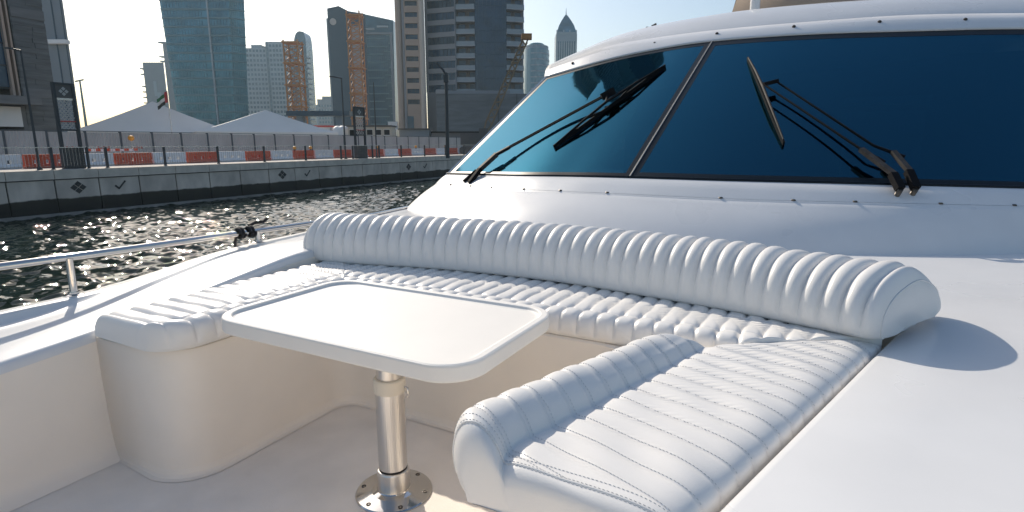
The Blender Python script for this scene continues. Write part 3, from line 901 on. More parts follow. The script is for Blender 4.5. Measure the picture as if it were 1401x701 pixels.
    b = MB(); v = [(-58.55 - o[0], -8.6, 0), (-48.2 - o[0], -8.6, 0), (-47.4 - o[0], -8.6, 49.2), (-58.55 - o[0], -8.6, 51.5)]; v2 = [(x, 8, z) for x, y, z in v]
    b.add(v + v2, [(0, 1, 2, 3), (1, 5, 6, 2), (3, 2, 6, 7)]); b.build('glazed_block', M['glassteal_dark'], t)
    for i in range(14):
        z = 2.5 + 3.05 * i; k = MB(); off = (i % 3) * .9
        k.box((-58.3 - o[0], -8.85, z), (-50.2 - off - o[0], -8.55, z + .42)); k.box((-50.6 - off + .9 - o[0], -8.85, z + 1.2), (-48.9 - o[0], -8.55, z + 1.55)); k.build('floor_band', M['spandrel'], t)
    k = MB()
    for x in np.linspace(-58, -49, 13): k.box((x - .06 - o[0], -8.68, 0), (x + .06 - o[0], -8.55, 44))
    stuff(k.build('mullions', M['darkslab'], t))
    b = MB(); b.box((-58.4 - o[0], -9.2, 43.8), (-48.0 - o[0], -8.5, 44.6)); b.box((-48.9 - o[0], -9.2, 0), (-48.05 - o[0], -8.5, 43.8)); b.build('frame', M['greyblue'], t)
    b = MB(); b.box((-58.4 - o[0], -8.9, 45.6), (-55 - o[0], -8.55, 46.3)); b.box((-54 - o[0], -8.9, 46.5), (-49.5 - o[0], -8.55, 47.2)); b.build('louvre', M['palewall'], t)
    b = MB(); b.box((-63.9 - o[0], -9.5, 0), (-60.2 - o[0], -8.95, 47)); b.build('stair_strip', M['towerwall'], t)
    b = MB(); b.box((-74.9 - o[0], -6, 0), (-74.3 - o[0], -3, 50.5)); k_ = b.build('edge_frame', M['palewall'], t)
    b = MB()
    for i in range(22): b.box((-74.9 - o[0], -5.5, 1.5 + 2.2 * i), (-73.3 - o[0], -4.5, 1.9 + 2.2 * i))
    stuff(b.build('edge_bracing', M['palewall'], t))
    # small far blocks
    t = building('small far pale block seen in the gap left of the dark office tower', -161, 505, 'office_block')
    core(t, [(-169.3, 501), (-165.4, 501), (-165.4, 510), (-169.3, 510)], 0, 33, M['spirewall']); core(t, [(-165.3, 500), (-150, 500), (-150, 510), (-165.3, 510)], 0, 37.5, M['greyblue'])
    core(t, [(-162, 503), (-154, 503), (-154, 508), (-162, 508)], 37.5, 40, M['greyblue'], 'roof_house')
    punched(t, (-165.3, 500), (-150, 500), [4 + 3.4 * i for i in range(9)], 1.7, 6, M['glassblue'], .5, 1.5)
    t = building('sliver of a far balconied block just left of the beige tower', -82, 425, 'apartment_block')
    core(t, [(-85.5, 420), (-76, 420), (-76, 432), (-85.5, 432)], 0, 57, M['palewall'])
    for i in range(17): b = MB(); b.box((-3.6, -6.2, 2 + 3.2 * i), (2, -5, 3.4 + 3.2 * i)); b.build('balcony', M['glassblue'], t)
    # long low viaduct behind the cabins
    t = building('long low dark viaduct deck behind the tents and cabins', -95, 150, 'viaduct', 'viaduct')
    b = MB(); b.box((38, -2, 8.0), (54, 2, 9.2)); b.build('deck', M['darkslab'], t)
    for x in (41, 51): b = MB(); b.box((x - .8, -1, 0), (x + .8, 1, 8)); b.build('pier', M['greyblue'], t)
    # beige tower with the balcony tower attached
    t = building('beige stone tower with one column of ribbon windows and pale round columns', -25, 156, 'beige_tower')
    core(t, [(-29.2, 151), (-21.9, 151), (-21.9, 165), (-29.2, 165)], 0, 127, M['beige'])
    zs = [11.0 + 2.62 * i for i in range(44)]
    ribbon(t, (-26.9, 150.95), (-23.3, 150.95), zs, 1.15, M['beige'], M['glassdark'], .25, .25, .9, proud=.5)
    for x, r, m in ((-28.4, .72, M['beige']), (-22.6, .72, M['beigelight']), (-27.2, .35, M['towerwall'])):
        b = MB(); b.tube([(x + 25, -5.3, 0), (x + 25, -5.3, 127)], r, 14, caps=True); b.build('column', m, t)
    b = MB(); b.box((-2.0, -5.2, 1.5), (-.3, -5.05, 8)); b.build('door', M['glassblue'], t)
    b = MB(); b.box((-6.8, -6, 4.6), (-4.4, -4.9, 6.2)); b.box((-6.8, -6.1, 6.2), (-4.4, -4.9, 6.6)); b.build('annex', M['white'], t)
    t = building('large tower with ribbon windows, stacked balconies and a dark glass bay', -8, 160, 'balcony_tower')
    fh = 2.92; zs = [14.2 + fh * i for i in range(54)]; H = 172
    core(t, [(-22.2, 155.2), (-14.1, 152.1), (-14.1, 154.3), (-9.3, 153.9), (-9.3, 152), (-1.5, 152), (-1.5, 154.6), (3.0, 155.6), (3.0, 175), (-25.0, 175)], 0, H, M['towerwall'])
    f = ribbon(t, (-22.25, 154.75), (-14.2, 151.7), zs, 1.75, M['towerwall'], M['glassdark'], .7, .15, 1.0)
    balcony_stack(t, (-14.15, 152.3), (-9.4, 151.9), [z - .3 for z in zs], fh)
    curtain(t, (-9.35, 151.8), (-1.45, 151.8), 14.5, H, fh, .98, M['glassdark'], M['darkslab'])
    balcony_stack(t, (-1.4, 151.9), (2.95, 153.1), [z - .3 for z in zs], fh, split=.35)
    b = MB(); b.box((-11.5, -9.2, 13.2), (7.4, -8.0, 14.4)); b.build('ledge', M['towerwall'], t)
    t = building('dark stone podium block at the foot of the balcony tower', -8, 147, 'podium')
    core(t, [(-18.7, 146), (14, 146), (14, 151.5), (-18.7, 151.5)], 0, 13.2, M['podium'])
    for i in range(7):
        b = MB(); b.box((-10.75, -1.1, .2 + 1.86 * i), (22.05, -.98 + .04 * (i % 2), 2.02 + 1.86 * i)); b.build('stone_course', M['podium'], t)
    for x in (4.6, 9.2): b = MB(); b.box((x - .06, -1.2, 0), (x + .06, -1.0, 13.2)); b.build('joint_strip', M['black'], t)
    b = MB(); b.box((-10.75, -1.25, 13.2), (-8, 0, 14.2)); b.build('corner_block', M['towerwall'], t)
    # rounded glass tower
    t = building('pale blue glass tower with a curved top right of the balcony tower', 14, 340, 'glass_tower')
    pts = [(13.8 + 7.6 * math.cos(a) - 14, 5 - 13 * math.sin(a)) for a in np.linspace(0, math.pi, 15)]
    b = MB(); b.prism(pts[::-1], 0, 53, smooth=True); b.build('curtain_wall', M['glassblue_l'], t)
    pr = [(-.2 + 7.6 * math.cos(a) * s_, 5 - 13 * math.sin(a) * s_) for s_ in (1,) for a in np.linspace(0, math.pi, 15)]
    b = MB(); b.prism([(x * .94, y * .9 + .4) for x, y in pr][::-1], 53, 55.0); b.build('crown', M['spirewall'], t)
    b = MB(); b.prism([(x * .6, y * .7 + 1) for x, y in pr][::-1], 55, 56.2); b.build('roof', M['glassteal'], t)
    for i in range(16): b = MB(); b.prism([(x * 1.01 + .1, y * 1.01) for x, y in pr][::-1], 3.2 * i + 2, 3.2 * i + 2.7, top=False, bottom=False); b.build('floor_band', M['spirewall'], t)
    # spire tower
    t = building('slender pale tower with a dark pointed crown and spire', 38.2, 428, 'spire_tower')
    core(t, [(30.9, 421), (45.5, 421), (45.5, 436), (30.9, 436)], 0, 76, M['spirewall'])
    b = MB()
    for x in np.linspace(-6.4, 6.4, 9): b.box((x - .3, -7.35, 0), (x + .3, -6.95, 70))
    b.build('pilasters', M['palewall'], t)
    b = MB()
    for x in np.linspace(-5.6, 5.6, 8): b.box((x - .45, -7.1, 2), (x + .45, -6.98, 71))
    b.build('window_strips', M['glassblue'], t)
    for x in (-6.6, -2.2, 2.2, 6.6):
        b = MB(); b.box((x - .5, -7.3, 72), (x + .5, -6.3, 78.5)); b.build('parapet_pier', M['spirewall'], t)
    b = MB(); b.box((-6.9, -7.2, 76), (6.9, 8, 77.2)); b.build('cornice', M['spirewall'], t)
    b = MB(); pf = [(6.6, 76), (6.2, 79), (5.2, 82), (3.6, 85), (1.8, 88), (.5, 89.8)]
    for (r0, z0), (r1, z1) in zip(pf[:-1], pf[1:]):
        v = [(-r0, -r0, z0), (r0, -r0, z0), (r0, r0, z0), (-r0, r0, z0), (-r1, -r1, z1), (r1, -r1, z1), (r1, r1, z1), (-r1, r1, z1)]
        b.add(v, [(0, 1, 5, 4), (1, 2, 6, 5), (2, 3, 7, 6), (3, 0, 4, 7)])
    b.build('pointed_crown', M['glassteal'], t)
    b = MB(); b.tube([(0, 0, 89), (0, 0, 94.5)], [.4, .1], 6); b.build('spire', M['glassteal'], t)
M['glassteal_dark'] = mat('dark_teal_glazing', (.022, .085, .13), .12, spec=.7, noise=.4, nscale=.2)
M['glassblue_l'] = mat('pale_blue_glazing', (.08, .20, .27), .2, spec=.8)
background()
for o in list(bpy.data.objects):
    if '_o' in o.keys(): del o['_o']

# ================================================================ THE YACHT
YA = thing('motor_yacht', 'white motor yacht with a raked blue windscreen and a sunken foredeck seating well', 'yacht', (-.95, 3.0, -.15))
YO = Vector(YA.location)
def yb(mb, name, m, parent=None):                       # a yacht part, given in scene metres
    par = parent or YA
    o = mb.build(name, m, par)
    if par is YA: o.matrix_parent_inverse = Matrix.Translation(-YO)
    return o
FLOOR = 2.45

# --- deck heights
def u_out(v): return smoothip(v, [-1.5, .5, 1.25, 1.9, 2.73, 3.42, 5, 9], [-2.10, -2.225, -2.24, -2.31, -2.5, -2.75, -3.05, -3.2])
def z_out(v): return smoothip(v, [-1.5, .5, .77, 1.0, 1.25, 1.45, 1.73, 2.0, 2.73, 3.42, 5, 9], [2.86, 2.88, 2.885, 2.89, 2.91, 2.932, 2.945, 2.944, 2.938, 2.908, 2.85, 2.8])
def z_in(v): return smoothip(v, [-1.5, .6, .865, 1.15, 1.39, 1.62, 1.8, 2.3, 3.4, 9], [2.79, 2.83, 2.853, 2.888, 2.923, 2.953, 2.958, 2.94, 2.905, 2.85])
U_IN = -1.85
ZR = 2.89
def u_right(v): return -.088 + .302 * (v - .765)
def v_rear(u): return float(ip(u, [-1.85, -1.4, -.95, -.4, .24], [1.86, 1.93, 1.95, 1.92, 1.83]))
V0, V1 = -1.4, 1.83
def deck_z(u, v):
    zl = z_in(v); t = np.clip((u - U_IN) / 1.7, 0, 1); t = t * t * (3 - 2 * t)
    return float(zl * (1 - t) + ZR * t - .0035 * max(0, u - .8) ** 2)

def fillet_rows(pl, pr, n=5): ...
def build_deck():
    m = MB()
    # coaming and bulwark on the starboard side (left in the picture)
    vs = np.concatenate([np.linspace(V0, V1, 46), np.linspace(V1 + .06, 4.2, 30)])
    P = []
    for v in vs:
        zi, zo, uo = float(z_in(v)), float(z_out(v)), float(u_out(v))
        bl = float(np.clip((1.22 - v) / .5, 0, 1)); bl = bl * bl * (3 - 2 * bl)   # bulwark step fades out going aft
        ucap = uo + .065; ul2 = uo + .08
        zl2 = zo - .03 * bl
        row = [(U_IN, v, zi - .035), (U_IN - .002, v, zi - .012), (U_IN - .010, v, zi - .003), (U_IN - .022, v, zi)]
        for k in (.25, .5, .75): row.append((U_IN - .022 + (ul2 - U_IN + .022) * k, v, zi + (zl2 - zi) * k + .006 * math.sin(math.pi * k)))
        row += [(ul2 + .01, v, zl2), (ul2 - .002, v, zl2 + .006 * bl), (ucap, v, zo - .008 * bl), (ucap - .006, v, zo), (uo + .006, v, zo), (uo, v, zo - .006), (uo - .005, v, zo - .04)]
        P.append(row)
    m.grid(P, True)
    # hull topsides below the cap rail
    P = [[(float(u_out(v)) - .005, v, float(z_out(v)) - .04), (float(u_out(v)) + .02, v, 2.2), (float(u_out(v)) + .28, v, .9), (float(u_out(v)) + .6, v, -.6)] for v in np.linspace(V0, 14, 40)]
    m.grid(P, True)
    # aft deck between the well and the cabin front
    cols = np.concatenate([np.linspace(U_IN - .022, .24, 34), np.linspace(.3, 3.2, 30)])
    P = []
    for i in range(26):
        f = i / 25; row = []
        for u in cols:
            vr = v_rear(u) if u < .24 else V1
            if u < -1.86: vr = V1
            v = vr + ((4.2 if u < 1 else 4.2 + (u - 1) * 1.5) - vr) * f
            row.append((u, v, deck_z(u, v)))
        P.append(row)
    m.grid(P, True)
    # port side deck (right in the picture)
    P = []
    for v in np.linspace(V0, V1, 40):
        ur = u_right(v); row = [(ur, v, ZR - .03), (ur + .002, v, ZR - .010), (ur + .009, v, ZR - .002), (ur + .02, v, ZR)]
        for f in np.linspace(0, 1, 22)[1:]:
            u = ur + .02 + (3.2 - ur - .02) * f
            row.append((u, v, deck_z(u, v) if u > .8 else ZR))
        P.append(row)
    m.grid(P, True, flip=True)
    yb(m, 'deck', M['gel'])
    h = MB(); P = [[(3.2, v, 2.868), (3.1, v, .6), (2.5, v, -.6)] for v in np.linspace(V0, 14, 16)]; h.grid(P, True); yb(h, 'hull_side', M['gel'])
    # walls of the sunken well
    q = MB()
    P = []
    for v in np.linspace(V0, 1.9, 30):
        zi = float(z_in(v)); P.append([(U_IN, v, zi - .03), (U_IN + .004, v, zi - .15), (U_IN + .018, v, 2.54), (U_IN + .024, v, FLOOR + .045), (U_IN + .036, v, FLOOR + .014), (U_IN + .06, v, FLOOR + .001)])
    q.grid(P, True)
    P = []
    for v in np.linspace(V0, 1.9, 30):
        ur = u_right(v); P.append([(ur, v, ZR - .02), (ur - .005, v, 2.7), (ur - .01, v, FLOOR)])
    q.grid(P, True, flip=True)
    P = []
    for u in np.linspace(-1.87, .26, 30): P.append([(u, v_rear(u), ZR + .06 if u < -1 else ZR), (u, v_rear(u) - .01, 2.7), (u, v_rear(u) - .01, FLOOR)])
    q.grid(P, True)
    yb(q, 'well_wall', M['well'])
    f = MB(); f.grid([[(u, v, FLOOR + .0005 * math.sin(9 * u + 5 * v)) for u in np.linspace(-1.88, .4, 20)] for v in np.linspace(V0, 2.0, 26)], True)
    yb(f, 'well_floor', M['floor'])
    # seat base with rounded corners and a small cove where it meets the floor
    poly = [(-1.89, .842), (-1.492, .842), (-1.492, 1.478), (-.42, 1.478), (-.42, .735), (.10, .70), (.32, 2.0), (-1.89, 2.0)]
    rad = [0, .125, .09, .09, .12, 0, 0, 0]
    s = MB()
    prev = None
    levels = [(.022, FLOOR + .0015), (.010, FLOOR + .005), (.004, FLOOR + .012), (.0, FLOOR + .028), (.0, 2.60), (-.004, 2.75), (-.008, 2.832), (-.014, 2.838)]
    rings = []
    base = rounded(poly, rad, 10)
    n = len(base)
    nor = []
    for i in range(n):
        a = Vector(base[i - 1]); b = Vector(base[(i + 1) % n]); d = (b - a).normalized(); nor.append(Vector((d.y, -d.x)))
    for off, z in levels:
        rings.append([(base[i][0] + nor[i].x * off, base[i][1] + nor[i].y * off, z) for i in range(n)])
    for r0, r1 in zip(rings[:-1], rings[1:]):
        s.add(r0 + r1, [(i, (i + 1) % n, n + (i + 1) % n, n + i) for i in range(n)], True)
    s.add(rings[-1], [tuple(range(n))])
    yb(s, 'seat_base', M['well'])
build_deck()

# --- cabin front
def led_v(u): return 3.075 + (.235 if u < -.95 else .155) * (u + .95) ** 2
def led_z(u): return smoothip(u, [-2.8, -2.1, -1.7, -1.35, -.95, -.4, .43, .99, 2.2], [3.066, 3.092, 3.104, 3.112, 3.115, 3.108, 3.101, 3.088, 3.05])
def base_v(u): return 2.76 + .2 * (u + .95) ** 2
Bc = [(-2.74, 3.999, 3.145), (-1.816, 3.41, 3.186), (-1.334, 3.265, 3.201), (-.95, 3.23, 3.205), (-.409, 3.273, 3.202), (.271, 3.453, 3.194), (.923, 3.756, 3.178), (1.6, 4.2, 3.155), (2.2, 4.74, 3.125), (2.72, 5.5, 3.085)]
Tc = [(-2.321, 5.009, 3.989), (-1.662, 4.829, 4.081), (-1.221, 4.782, 4.131), (-.802, 4.77, 4.158), (-.179, 4.81, 4.161), (.489, 4.931, 4.148), (1.117, 5.118, 4.138), (1.7, 5.35, 4.11), (2.15, 5.66, 4.07), (2.48, 6.1, 4.02)]
def G(a, b): return crom(Bc, a) * (1 - b) + crom(Tc, a) * b
def GN(a, b):
    e = 1e-3; n = np.cross(G(a + e, b) - G(a - e, b), G(a, b + e) - G(a, b - e)); return n / np.linalg.norm(n)
def onglass(a, b, off): return Vector(G(a, b) + GN(a, b) * off)

def build_cabin():
    m = MB()
    us = np.concatenate([np.linspace(-2.757, -1.0, 40), np.linspace(-.95, 2.9, 62)])
    P = []
    for u in us:
        ub = -2.729 + (u + 2.757) * 1.01453
        vb, vl = base_v(ub), led_v(u)
        zb = deck_z(ub, vb) - .012; zl = float(led_z(u)) - .004
        row = []
        for k in np.linspace(0, 1, 12):
            kk = k + .10 * math.sin(math.pi * k) * (1 - .3 * k)
            row.append((ub + (u - ub) * k, vb + (vl - vb) * k, zb + (zl - zb) * min(1, kk)))
        # rolled ledge with the flange of the windscreen frame sitting on it
        row += [(u, vl + .006, zl + .002), (u, vl + .010, zl + .0085), (u, vl + .018, zl + .011)]
        P.append(row)
    # carry the front round the corner and aft along the cabin side
    first = P[0]; side = []
    for k in (4, 2.2, 1.1, .45, .15): side.append([(x - .02 * k - .03 * (1 - math.exp(-k)), y + k, z - .01 * k) for x, y, z in first])
    last = P[-1]; P = side + P + [[(x + .02 * k + .03 * (1 - math.exp(-k)), y + k, z - .01 * k) for x, y, z in last] for k in (.15, .45, 1.1, 2.2, 4)]
    m.grid(P, True, flip=True)
    yb(m, 'cabin_front', M['gel'])
    # strip between ledge and glass
    m = MB(); P = []
    for a in np.linspace(0, 9, 116):
        g = crom(Bc, a); u = g[0]
        t = min(1, max(0, (a / 7)))
        ul = -2.757 + (g[0] + 2.74) * (1.62 + 2.757) / (1.6 + 2.74)
        vl = led_v(ul); zl = float(led_z(ul)) + .0075
        p0 = np.array((ul, vl + .016, zl)); p1 = g + np.array((0, -.03, -.008)); p2 = g + np.array((0, .03, .006))
        P.append([tuple(p0), tuple(p0 + (p1 - p0) * .5 + np.array((0, 0, .003))), tuple(p1), tuple(p2)])
    first = P[0]; last = P[-1]; P = [[(x - .06 * k, y + k, z - .02 * k) for x, y, z in first] for k in (4, 1.5, .4)] + P + [[(x + .06 * k, y + k, z - .02 * k) for x, y, z in last] for k in (.4, 1.5, 4)]
    m.grid(P, True, flip=True)
    fr = yb(m, 'windscreen_ledge', M['gel'])
    for (u, v, z) in [(-2.453, 3.606, 3.072), (-2.159, 3.418, 3.079), (-1.913, 3.293, 3.092), (-1.615, 3.179, 3.103), (-1.339, 3.11, 3.11), (-1.039, 3.077, 3.116), (-.436, 3.116, 3.116), (-.097, 3.187, 3.114), (.175, 3.271, 3.116), (.543, 3.42, 3.109), (.86, 3.58, 3.09)]:
        b = MB(); b.lathe([(.012, 0), (.012, .004), (.008, .008), (.0035, .008), (.003, .004)], (u, led_v(u) + .022, float(led_z(u)) + .0065), 10)
        o = yb(b, 'screw', M['screw'], fr)
    # glass panes with real thickness
    def pane(a0, a1, b0, b1, name):
        q = MB(); na = int((a1 - a0) * 12); nb = 14
        outer = [[tuple(G(a, b)) for b in np.linspace(b0, b1, nb)] for a in np.linspace(a0, a1, na)]
        inner = [[tuple(np.array(G(a, b)) - GN(a, b) * .008) for b in np.linspace(b0, b1, nb)] for a in np.linspace(a0, a1, na)]
        q.grid(outer, True); q.grid(inner, True, flip=True)
        return yb(q, name, M['screen'])
    e = .022
    lp = pane(0.02, 3 - e, 0.0, 1.0, 'windscreen_pane'); rp = pane(3 + e, 8.98, 0.0, 1.0, 'windscreen_pane')
    # black printed border just behind the glass edge
    def band(par, a0, a1, b0, b1):
        q = MB(); q.grid([[tuple(np.array(G(a, b)) + GN(a, b) * .0012) for b in np.linspace(b0, b1, 6)] for a in np.linspace(a0, a1, max(3, int((a1 - a0) * 10)))], True)
        q.build('glass_border', M['frit'], par)
    band(lp, .02, 3 - e, -.02, .022); band(lp, .02, 3 - e, .965, 1.0); band(lp, 2.91, 3 - e, .022, .965); band(lp, .02, .1, .022, .965)
    band(rp, 3 + e, 8.98, -.02, .028); band(rp, 3 + e, 8.98, .955, 1.0); band(rp, 3 + e, 3.075, .028, .955)
    # mullion: rubber channel with a thin bright strip
    q = MB(); q.grid([[tuple(np.array(G(a, b)) + GN(a, b) * o) for a, o in ((3 - e - .01, -.012), (3 - e, .003), (3 - .012, .006), (3 + .012, .006), (3 + e, .003), (3 + e + .01, -.012))] for b in np.linspace(-.005, 1.0, 24)], True, flip=True)
    mu = yb(q, 'mullion', M['frit'])
    q = MB(); q.tube([tuple(np.array(G(3.0, b)) + GN(3, b) * .007) for b in np.linspace(0, 1.0, 20)], .0032, 6); q.build('trim_strip', M['hoard'], mu)
    # sealing strip along the bottom of the glass
    q = MB(); q.tube([tuple(np.array(G(a, 0)) + np.array((0, -.006, .002))) for a in np.linspace(0.0, 8.98, 100)], .0085, 6); yb(q, 'rubber_seal', M['frit'])
    # roof: brow over the glass, seam, crown
    def top_v(u): return 4.77 + .09 * (u + .85) ** 2 + .25 * max(-1.9 - u, 0) ** 2
    zs = ([-2.389, -2.018, -1.724, -1.268, -.806, -.05, .338, 1.136, 2.2], [4.098, 4.162, 4.215, 4.248, 4.263, 4.273, 4.279, 4.262, 4.23])
    zc = ([-2.722, -2.294, -1.788, -1.427, -1.097, -.85, -.228, .29, 2.2], [4.219, 4.288, 4.402, 4.448, 4.476, 4.494, 4.508, 4.506, 4.48])
    br = MB(); rf = MB(); PB = []; PR = []
    for q_ in np.linspace(0, 9 / 7, 102):
        a = 7 * q_; g = crom(Tc, a); us_ = float(np.interp(a, [0, 7, 9], [-2.389, 1.9, 2.66])); uc = float(np.interp(a, [0, 7, 9], [-2.722, 2.1, 2.9]))
        s = np.array((us_, top_v(us_) + .16, float(smoothip(us_, *zs))))
        c = np.array((uc, top_v(uc) + .75, float(smoothip(uc, *zc))))
        n = np.array((0, -.6, .8))
        PB.append([tuple(g + np.array((0, .012, -.012))), tuple(g + n * .012 + np.array((0, -.004, -.006))), tuple(g + n * .016 + np.array((0, .008, .004))), tuple(g + (s - g) * .55 + n * .018), tuple(s + n * .008 - (s - g) * .03), tuple(s + n * .0 - (s - g) * .01)])
        row = [tuple(s - (s - g) * .05 - n * .004), tuple(s + (c - s) * .02 + n * .002)]
        for k in (.15, .3, .5, .7, .85, 1.0):
            p = s + (c - s) * k; p[2] += .055 * math.sin(math.pi * k) * (.4 + .6 * min(1, q_ * 4)); row.append(tuple(p))
        row += [(c[0] - .05, c[1] + .6, c[2] + .035), (c[0] - .05, c[1] + 2.2, c[2] + .02), (c[0], c[1] + 3.5, c[2] - .4)]
        PR.append(row)
    def wrap(P):
        f = P[0]; return [[(x - .03 * k, y + k, z - .012 * k - (.02 if k > .1 else 0)) for x, y, z in f] for k in (3.5, 1.4, .5, .12)] + P + [[(x + .03 * k, y + k, z - .012 * k - (.02 if k > .1 else 0)) for x, y, z in P[-1]] for k in (.12, .5, 1.4, 3.5)]
    br.grid(wrap(PB), True, flip=True); bo = yb(br, 'roof_brow', M['gel'])
    rf.grid(wrap(PR), True, flip=True); ro = yb(rf, 'roof', M['gel'])
    for (u, v, z) in [(-2.027, 4.979, 4.085), (-1.693, 4.914, 4.135), (-1.268, 4.866, 4.18), (-.785, 4.85, 4.211), (-.253, 4.882, 4.221), (.285, 4.966, 4.219), (.79, 5.092, 4.209), (1.3, 5.25, 4.19)]:
        b = MB(); c = Vector((u, v, z)) + Vector((0, -.6, .8)) * .02
        b.tube([c - Vector((0, -.6, .8)) * .012, c, c + Vector((0, -.6, .8)) * .006], [.013, .013, .007], 8); b.build('screw', M['wiper_grey'], bo)
    # corner pillar beside the left pane and the cabin side behind it
    q = MB(); P = []
    for b in np.linspace(-.06, 1.06, 24):
        p = G(0.02, b); n = GN(0.05, b)
        P.append([tuple(p + n * .002 + np.array((.012, 0, 0))), tuple(p + n * .012), tuple(p + np.array((-.018, .02, .006))), tuple(p + np.array((-.03, .09, 0))), tuple(p + np.array((-.06, .5, -.01))), tuple(p + np.array((-.12, 4.5, -.05)))])
    q.grid(P, True); yb(q, 'corner_pillar', M['gel'])
    q = MB(); P = []
    for b in np.linspace(-.06, 1.06, 24):
        p = G(8.98, b); n = GN(8.9, b)
        P.append([tuple(p + n * .002 - np.array((.012, 0, 0))), tuple(p + n * .012), tuple(p + np.array((.018, .02, .006))), tuple(p + np.array((.03, .09, 0))), tuple(p + np.array((.06, .5, -.01))), tuple(p + np.array((.12, 4.5, -.05)))])
    q.grid(P, True, flip=True); yb(q, 'corner_pillar', M['gel'])
    # inside: dash panel and a pale cabinet glimpsed through the tinted glass
    q = MB(); q.grid([[tuple(np.array(crom(Bc, a)) + np.array((0, d, dz))) for d, dz in ((.06, -.03), (.7, -.06), (.74, -.5))] for a in np.linspace(0.05, 8.9, 50)], False, flip=True); yb(q, 'dash_panel', M['interior'])
    q = MB(); q.box((-2.6, 8.5, 2.3), (2.4, 8.6, 4.4)); q.box((-2.7, 5, 2.25), (2.4, 8.6, 2.3)); yb(q, 'cabin_bulkhead', M['interior'])
    q = MB(); q.box((.15, 4.9, 2.6), (.62, 5.3, 3.62)); q.box((.13, 4.88, 3.68), (.64, 5.3, 3.72)); yb(q, 'cabinet', M['console'])
    # flybridge windscreen and post above the roof
    q = MB(); P = []
    for f in np.linspace(0, 1, 24):
        u = -1.02 + 3.2 * f; v = 6.55 + .12 * (u + .3) ** 2; zt = 4.86 + .10 * min(1, f * 6)
        P.append([(u, v, 4.45), (u + .03, v + .05, 4.60), (u + .13 * max(0, 1 - 6 * f), v + .22, zt + .15), (u + .1 * max(0, 1 - 6 * f), v + .26, zt + .14), (u, v + .1, 4.45)])
    q.grid(P, True, flip=True); fl = yb(q, 'flybridge_windbreak', M['tan'])
    q = MB(); P2 = [(r[1][0], r[1][1] - .015, r[1][2] - .01) for r in P]; q.tube(P2, .014, 6); q.build('edge_trim', M['wiper'], fl)
    q = MB(); q.tube([(-.68, 6.25, 4.48), (-.68, 6.25, 5.2)], .045, 12); q.lathe([(.075, 0), (.075, .02), (.05, .04)], (-.68, 6.25, 4.50), 14); yb(q, 'deck_post', M['gel'])
    q = MB(); q.tube([(-1.5, 5.62, 4.44), (-1.5, 5.62, 4.475), (-1.46, 5.62, 4.49)], .009, 8); q.tube([(-1.545, 5.62, 4.45), (-1.545, 5.62, 4.47)], .014, 8); yb(q, 'nozzle', M['wiper_grey'])
build_cabin()

# --- windscreen wipers
def wiper_left():
    w_ = bpy.data.objects.new('windscreen_wiper', None); COL.objects.link(w_); w_.parent = YA; w_.matrix_parent_inverse = Matrix.Translation(-YO)
    w_['label'] = 'left wiper lying along the lit left pane'
    S = lambda a, b, o: onglass(a, b, o)
    p0 = S(.536, -.031, .03); p1 = S(.654, .113, .055); kn = S(1.768, .532, .062)
    q = MB(); q.tube([S(.50, -.075, -.005), S(.50, -.075, .035)], .016, 10); q.tube([S(.585, -.085, -.005), S(.585, -.085, .035)], .016, 10)
    q.bar(S(.49, -.085, .03), S(.56, -.01, .045), .03, .03); q.bar(S(.58, -.09, .03), S(.60, .0, .05), .026, .03); q.build('pivot', M['wiper'], w_)
    q = MB(); q.bar(p0, p1, .042, .03, up=GN(.6, .05)); q.bar(p1, p1 + (kn - p1) * .12, .026, .022, up=GN(.6, .05)); q.build('arm_head', M['wiper_grey'], w_)
    q = MB(); side = (kn - p1).cross(Vector(GN(1.2, .3))).normalized()
    q.tube([p1 + side * .012, kn + side * .012], .006, 8); q.build('arm_rod', M['wiper'], w_)
    q = MB(); q.tube([p0 + side * -.022, p1 + side * -.016, kn + side * -.014], .006, 8); q.build('arm_rod', M['wiper'], w_)
    q = MB(); q.bar(kn - (kn - p1).normalized() * .05, kn + (kn - p1).normalized() * .05, .05, .05); q.build('blade_joint', M['wiper'], w_)
    t1 = (1.352, .185); t2 = (2.434, .792); T = lambda f: (t1[0] + (t2[0] - t1[0]) * f, t1[1] + (t2[1] - t1[1]) * f)
    q = MB(); pts = [S(*T(f), .012) for f in np.linspace(0, 1, 16)]
    for a, b in zip(pts[:-1], pts[1:]): q.bar(a, b, .008, .026, up=GN(1.9, .5))
    q.build('blade', M['wiper'], w_)
    q = MB()
    q.tube([S(*T(.02), .022), S(*T(.25), .045), S(*T(.46), .06)], [.005, .009, .010], 8); q.tube([S(*T(.98), .022), S(*T(.72), .045), S(*T(.46), .06)], [.005, .009, .010], 8)
    q.tube([S(*T(.12), .02), S(*T(.27), .05), S(*T(.40), .02)], .007, 6); q.tube([S(*T(.56), .02), S(*T(.72), .05), S(*T(.88), .02)], .007, 6)
    q.build('blade_bridge', M['wiper'], w_)
    q = MB(); q.tube([kn, S(*T(.46), .06)], .011, 8); q.build('link', M['wiper'], w_)
